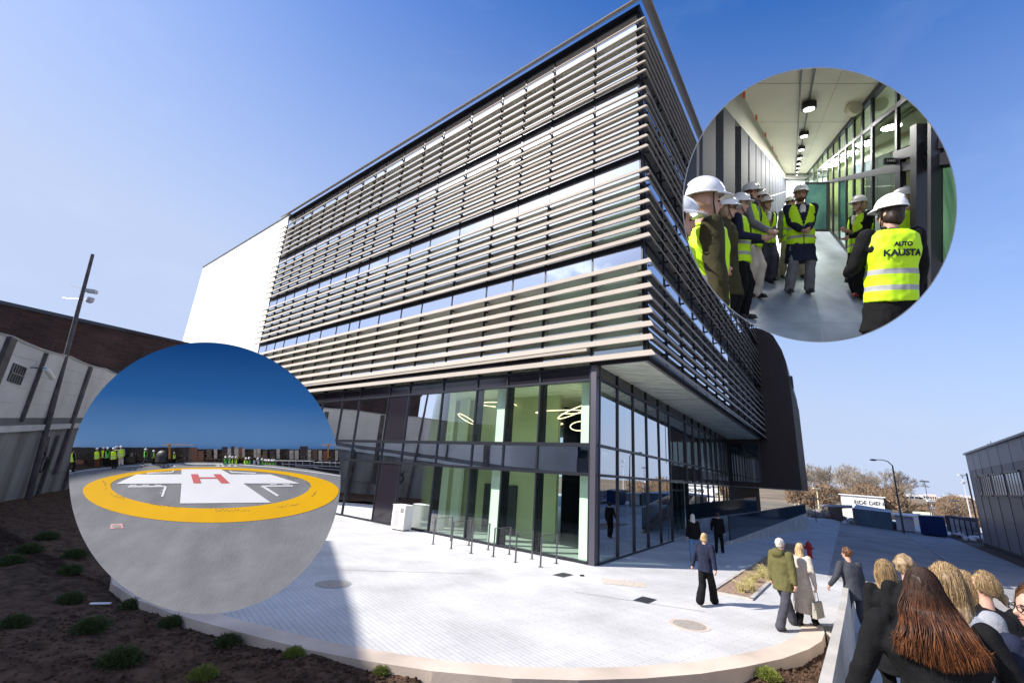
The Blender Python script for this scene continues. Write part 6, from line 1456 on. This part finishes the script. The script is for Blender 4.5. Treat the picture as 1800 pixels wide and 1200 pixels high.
for (x0, y0), (x1, y1) in zip(tops, tops[1:]): w.hexa([atd(x0, 826, 6.12), atd(x1, 826, 6.12), atd(x1, 826, 6.2), atd(x0, 826, 6.2), atd(x0, y0, 6.12), atd(x1, y1, 6.12), atd(x1, y1, 6.2), atd(x0, y0, 6.2)])
reg(w.build('woods', mat('dark_woods', (.045, .034, .026), .95, nscale=9, namt=.6), hpd))
bmats = [mat('block_dark', (.05, .04, .045), .9), mat('block_red', (.20, .09, .06), .9), mat('block_pale', (.42, .38, .33), .9), mat('block_brown', (.12, .085, .065), .9)]
blocks = [(320, 330, 787, 808, 0), (331, 338, 787, 806, 3), (338, 347, 786, 808, 1), (348, 358, 792, 806, 1), (363, 372, 789, 802, 3), (376, 382, 789, 800, 2), (390, 400, 785, 806, 0), (400, 406, 788, 808, 2), (406, 412, 784, 804, 0), (412, 419, 787, 808, 2), (419, 426, 786, 800, 1), (426, 430, 788, 798, 2), (446, 451, 789, 798, 2), (452, 458, 788, 798, 2), (462, 470, 791, 802, 3), (474, 484, 792, 804, 0), (486, 492, 789, 800, 2), (503, 509, 790, 800, 0), (509, 516, 791, 801, 2), (518, 525, 791, 801, 2), (527, 541, 784, 806, 0), (541, 547, 790, 804, 2), (549, 558, 789, 803, 3), (560, 566, 791, 804, 2), (568, 578, 792, 806, 1), (580, 587, 791, 805, 0), (589, 594, 791, 803, 2), (228, 234, 796, 804, 2)]
for i, (a, b, t, bt, mi) in enumerate(blocks):
    o = rel(a, b, t, bt + 6, 6.07, bmats[mi], 'block')
w = MB(); q = random.Random(9)
for k in range(420):
    x = q.uniform(125, 597); y = q.uniform(797, 812); s_ = q.uniform(.8, 3.2); w.add([atd(x, y, 6.06), atd(x + s_, y + .3, 6.06), atd(x + s_ * .5, y - q.uniform(1, 4), 6.055)], [(0, 1, 2)])
reg(w.build('scrub', mat('scrub_tan', (.20, .14, .08), .9, nscale=20, namt=.6), hpd))
w = MB()
for (x0, x1, y0, y1) in ((132, 232, 797, 798), (132, 232, 803, 804)): w.hexa([atd(x0, y1, 6.04), atd(x1, y1, 6.04), atd(x1, y1, 6.05), atd(x0, y1, 6.05), atd(x0, y0, 6.04), atd(x1, y0, 6.04), atd(x1, y0, 6.05), atd(x0, y0, 6.05)])
for i in range(14): x = 134 + i * 7.5; w.hexa([atd(x, 817, 6.04), atd(x + .8, 817, 6.04), atd(x + .8, 817, 6.05), atd(x, 817, 6.05), atd(x, 797, 6.04), atd(x + .8, 797, 6.04), atd(x + .8, 797, 6.05), atd(x, 797, 6.05)])
reg(w.build('railing', blackm, hpd))
rel(219, 238, 802, 813, 6.03, blackm, 'roof_box'); rel(133, 147, 808, 815, 6.03, bmats[1], 'brick_stack'); rel(238, 300, 812.5, 815, 6.045, bmats[0], 'parapet')
w = MB()
for k in range(7): 
    y = 809 + k * .0
w.hexa([atd(482, 818, 6.03), atd(597, 834, 6.03), atd(597, 834, 6.06), atd(482, 818, 6.06), atd(482, 808, 6.03), atd(597, 812, 6.03), atd(597, 812, 6.06), atd(482, 808, 6.06)]); reg(w.build('roof_plant', mat('plant_dark', (.02, .022, .026), .6), hpd))
w = MB()
for (x0, y0, x1, y1) in ((482, 809, 550, 810), (495, 815, 597, 820), (550, 812, 597, 813), (553, 822, 597, 826), (520, 819, 560, 821)): w.tube([atd(x0, y0, 6.0), atd(x1, y1, 6.0)], .005, 5)
for x in (485, 497, 508, 520, 532, 545, 552, 566, 580, 590): w.tube([atd(x, 808, 6.0), atd(x, 820, 6.0)], .004, 4)
reg(w.build('roof_pipes', mat('pipe_grey', (.35, .36, .38), .5), hpd))
cranem = mat('crane_orange', (.40, .20, .05), .6)
def crane(x, yt, yb, xl, xr, label):
    t = thing('tower_crane', label, 'crane', tuple(atd(x, yb, 6.02))); w = MB()
    w.tube([atd(x, yb, 6.02), atd(x, yt - 2, 6.02)], .011, 4); reg(w.build('mast', cranem, t)); w = MB(); w.tube([atd(xl, yt, 6.02), atd(xr, yt, 6.02)], .005, 4); w.tube([atd(xl, yt - .3, 6.02), atd(x, yt - 2, 6.02), atd(xr - 6, yt, 6.02)], .002, 3); reg(w.build('jib', cranem, t))
crane(298, 781.5, 806, 285, 341, 'orange tower crane rising left of the red block on the helipad skyline'); crane(577, 782, 804, 565, 597, 'smaller tower crane at the right end of the helipad skyline')
# the visitors on the roof
def mini(label, px, yf, yt, face, pd=None, **k):
    d = pd or hd(max(yf, 812)); foot = atd(px, yf, d); s = (yf - yt) / FOC * d / 1.80; off = math.degrees(math.atan2(px - 900, FOC))
    Mx = Matrix.Translation(foot) @ CR.to_4x4() @ Matrix.Rotation(-rad(face + off * .8), 4, 'Z') @ Matrix.Scale(s, 4)
    k.setdefault('vox', .034); k.setdefault('vest', vestm); k.setdefault('helmet', True); k.setdefault('hk', 'none')
    T = person(label, M=Mx, **k); bpy.context.view_layer.update(); reg_tree(T); return T
G1 = 'visitors standing on the helipad roof'
mini('dark haired visitor in a vest at the left rim of the helipad picture', 128, 829, 789, 60, tc='black', bc='black', helmet=False, hk='short', group=G1)
mini('visitor in brown trousers and vest, leftmost of the helipad group', 171, 822, 786.5, 20, tc='brown', bc='brown', group=G1, fl=(-.12, .1))
mini('visitor in black with a vest, second in the helipad group', 182, 818, 785, 40, tc='black', bc='black', group=G1)
mini('visitor in a greener vest in the middle of the helipad group', 189.5, 820, 785, 170, tc='black', bc='black', vest=vestm2, group=G1)
mini('visitor seen from behind in black trousers at the front of the helipad group', 200, 823, 786, 5, tc='black', bc='black', group=G1)
mini('tall visitor behind the front one in the helipad group', 204.5, 818, 783.5, 30, tc='white', bc='dgrey', group=G1)
mini('visitor in pale trousers, rightmost of the helipad group', 213, 818.5, 783, -20, tc='cream', bc='cream', group=G1)
mini('walking visitor alone left of the dark roof dome', 256, 815, 788, 80, tc='black', bc='dgrey', vest=vestm2, fl=(-.1, .3), fr=(.1, -.3), group=G1)
mini('visitor with a patterned vest standing left of the dark dome', 270, 815, 791, 120, tc='dgrey', bc='black', group=G1)
mini('visitor in black right of the orange crane mast', 306, 814, 794.5, 150, tc='black', bc='black', group=G1)
w = MB(); w.ell(atd(285, 802, 6.03), (.085, .05, .085)); w.cyl(atd(285, 812, 6.03), .085, .05, 14); tag(reg(w.build('roof_dome', blackm)), 'dark rounded roof dome between the visitors and the orange crane', 'dome')
pm = mini('leftmost green vested visitor of the four below the far roof edge', 396.5, 826.5, 801.5, 160, pd=6.03, tc='dgrey', bc='black', vest=vestm2, group='visitors standing below the far roof edge')
low = [(404.5, 802.5, 'second of the four green vested visitors below the far roof edge', 1), (409, 803.5, 'third of the four green vested visitors below the far roof edge', 0), (415.5, 803.5, 'rightmost of the four visitors below the far roof edge, in a yellower vest', 0),
       (432.5, 805.5, 'left one of the pair right of the four visitors', 0), (438, 805, 'right one of the pair right of the four visitors', 1), (453.5, 806, 'visitor beside the two pale grey cabinets at the roof edge', 2),
       (461, 807, 'leftmost of the six vested visitors near the roof plant', 1), (466, 808.5, 'second of the six visitors near the roof plant', 0), (469.5, 809, 'third of the six visitors near the roof plant', 1), (473.5, 809, 'fourth of the six visitors near the roof plant', 0), (478, 809, 'fifth of the six visitors near the roof plant', 1), (482, 809, 'rightmost of the six visitors near the roof plant', 1)]
for (px, yt, lb, g_) in low:
    T = copy_tree(pm); T['label'] = lb; d = 6.03
    s = 27 / FOC * d / 1.80; foot = atd(px, yt + 25, d)
    T.matrix_world = Matrix.Translation(foot) @ CR.to_4x4() @ Matrix.Rotation(rad(150 + px % 40), 4, 'Z') @ Matrix.Scale(s, 4)
    for c in T.children:
        if c.name.startswith('vest') and g_ != 1:
            c.data = c.data.copy(); c.data.materials[0] = vestm if g_ == 0 else F['lgrey']
bpy.context.view_layer.update()
rel(445, 449, 808.5, 816, 6.0, mat('cab_grey', (.38, .40, .44), .5), 'cabinet'); rel(452, 456, 808, 816, 6.0, MATS['cab_grey'], 'cabinet')
for o in CUR: clip_round(o, CX2, CY2, CR2)
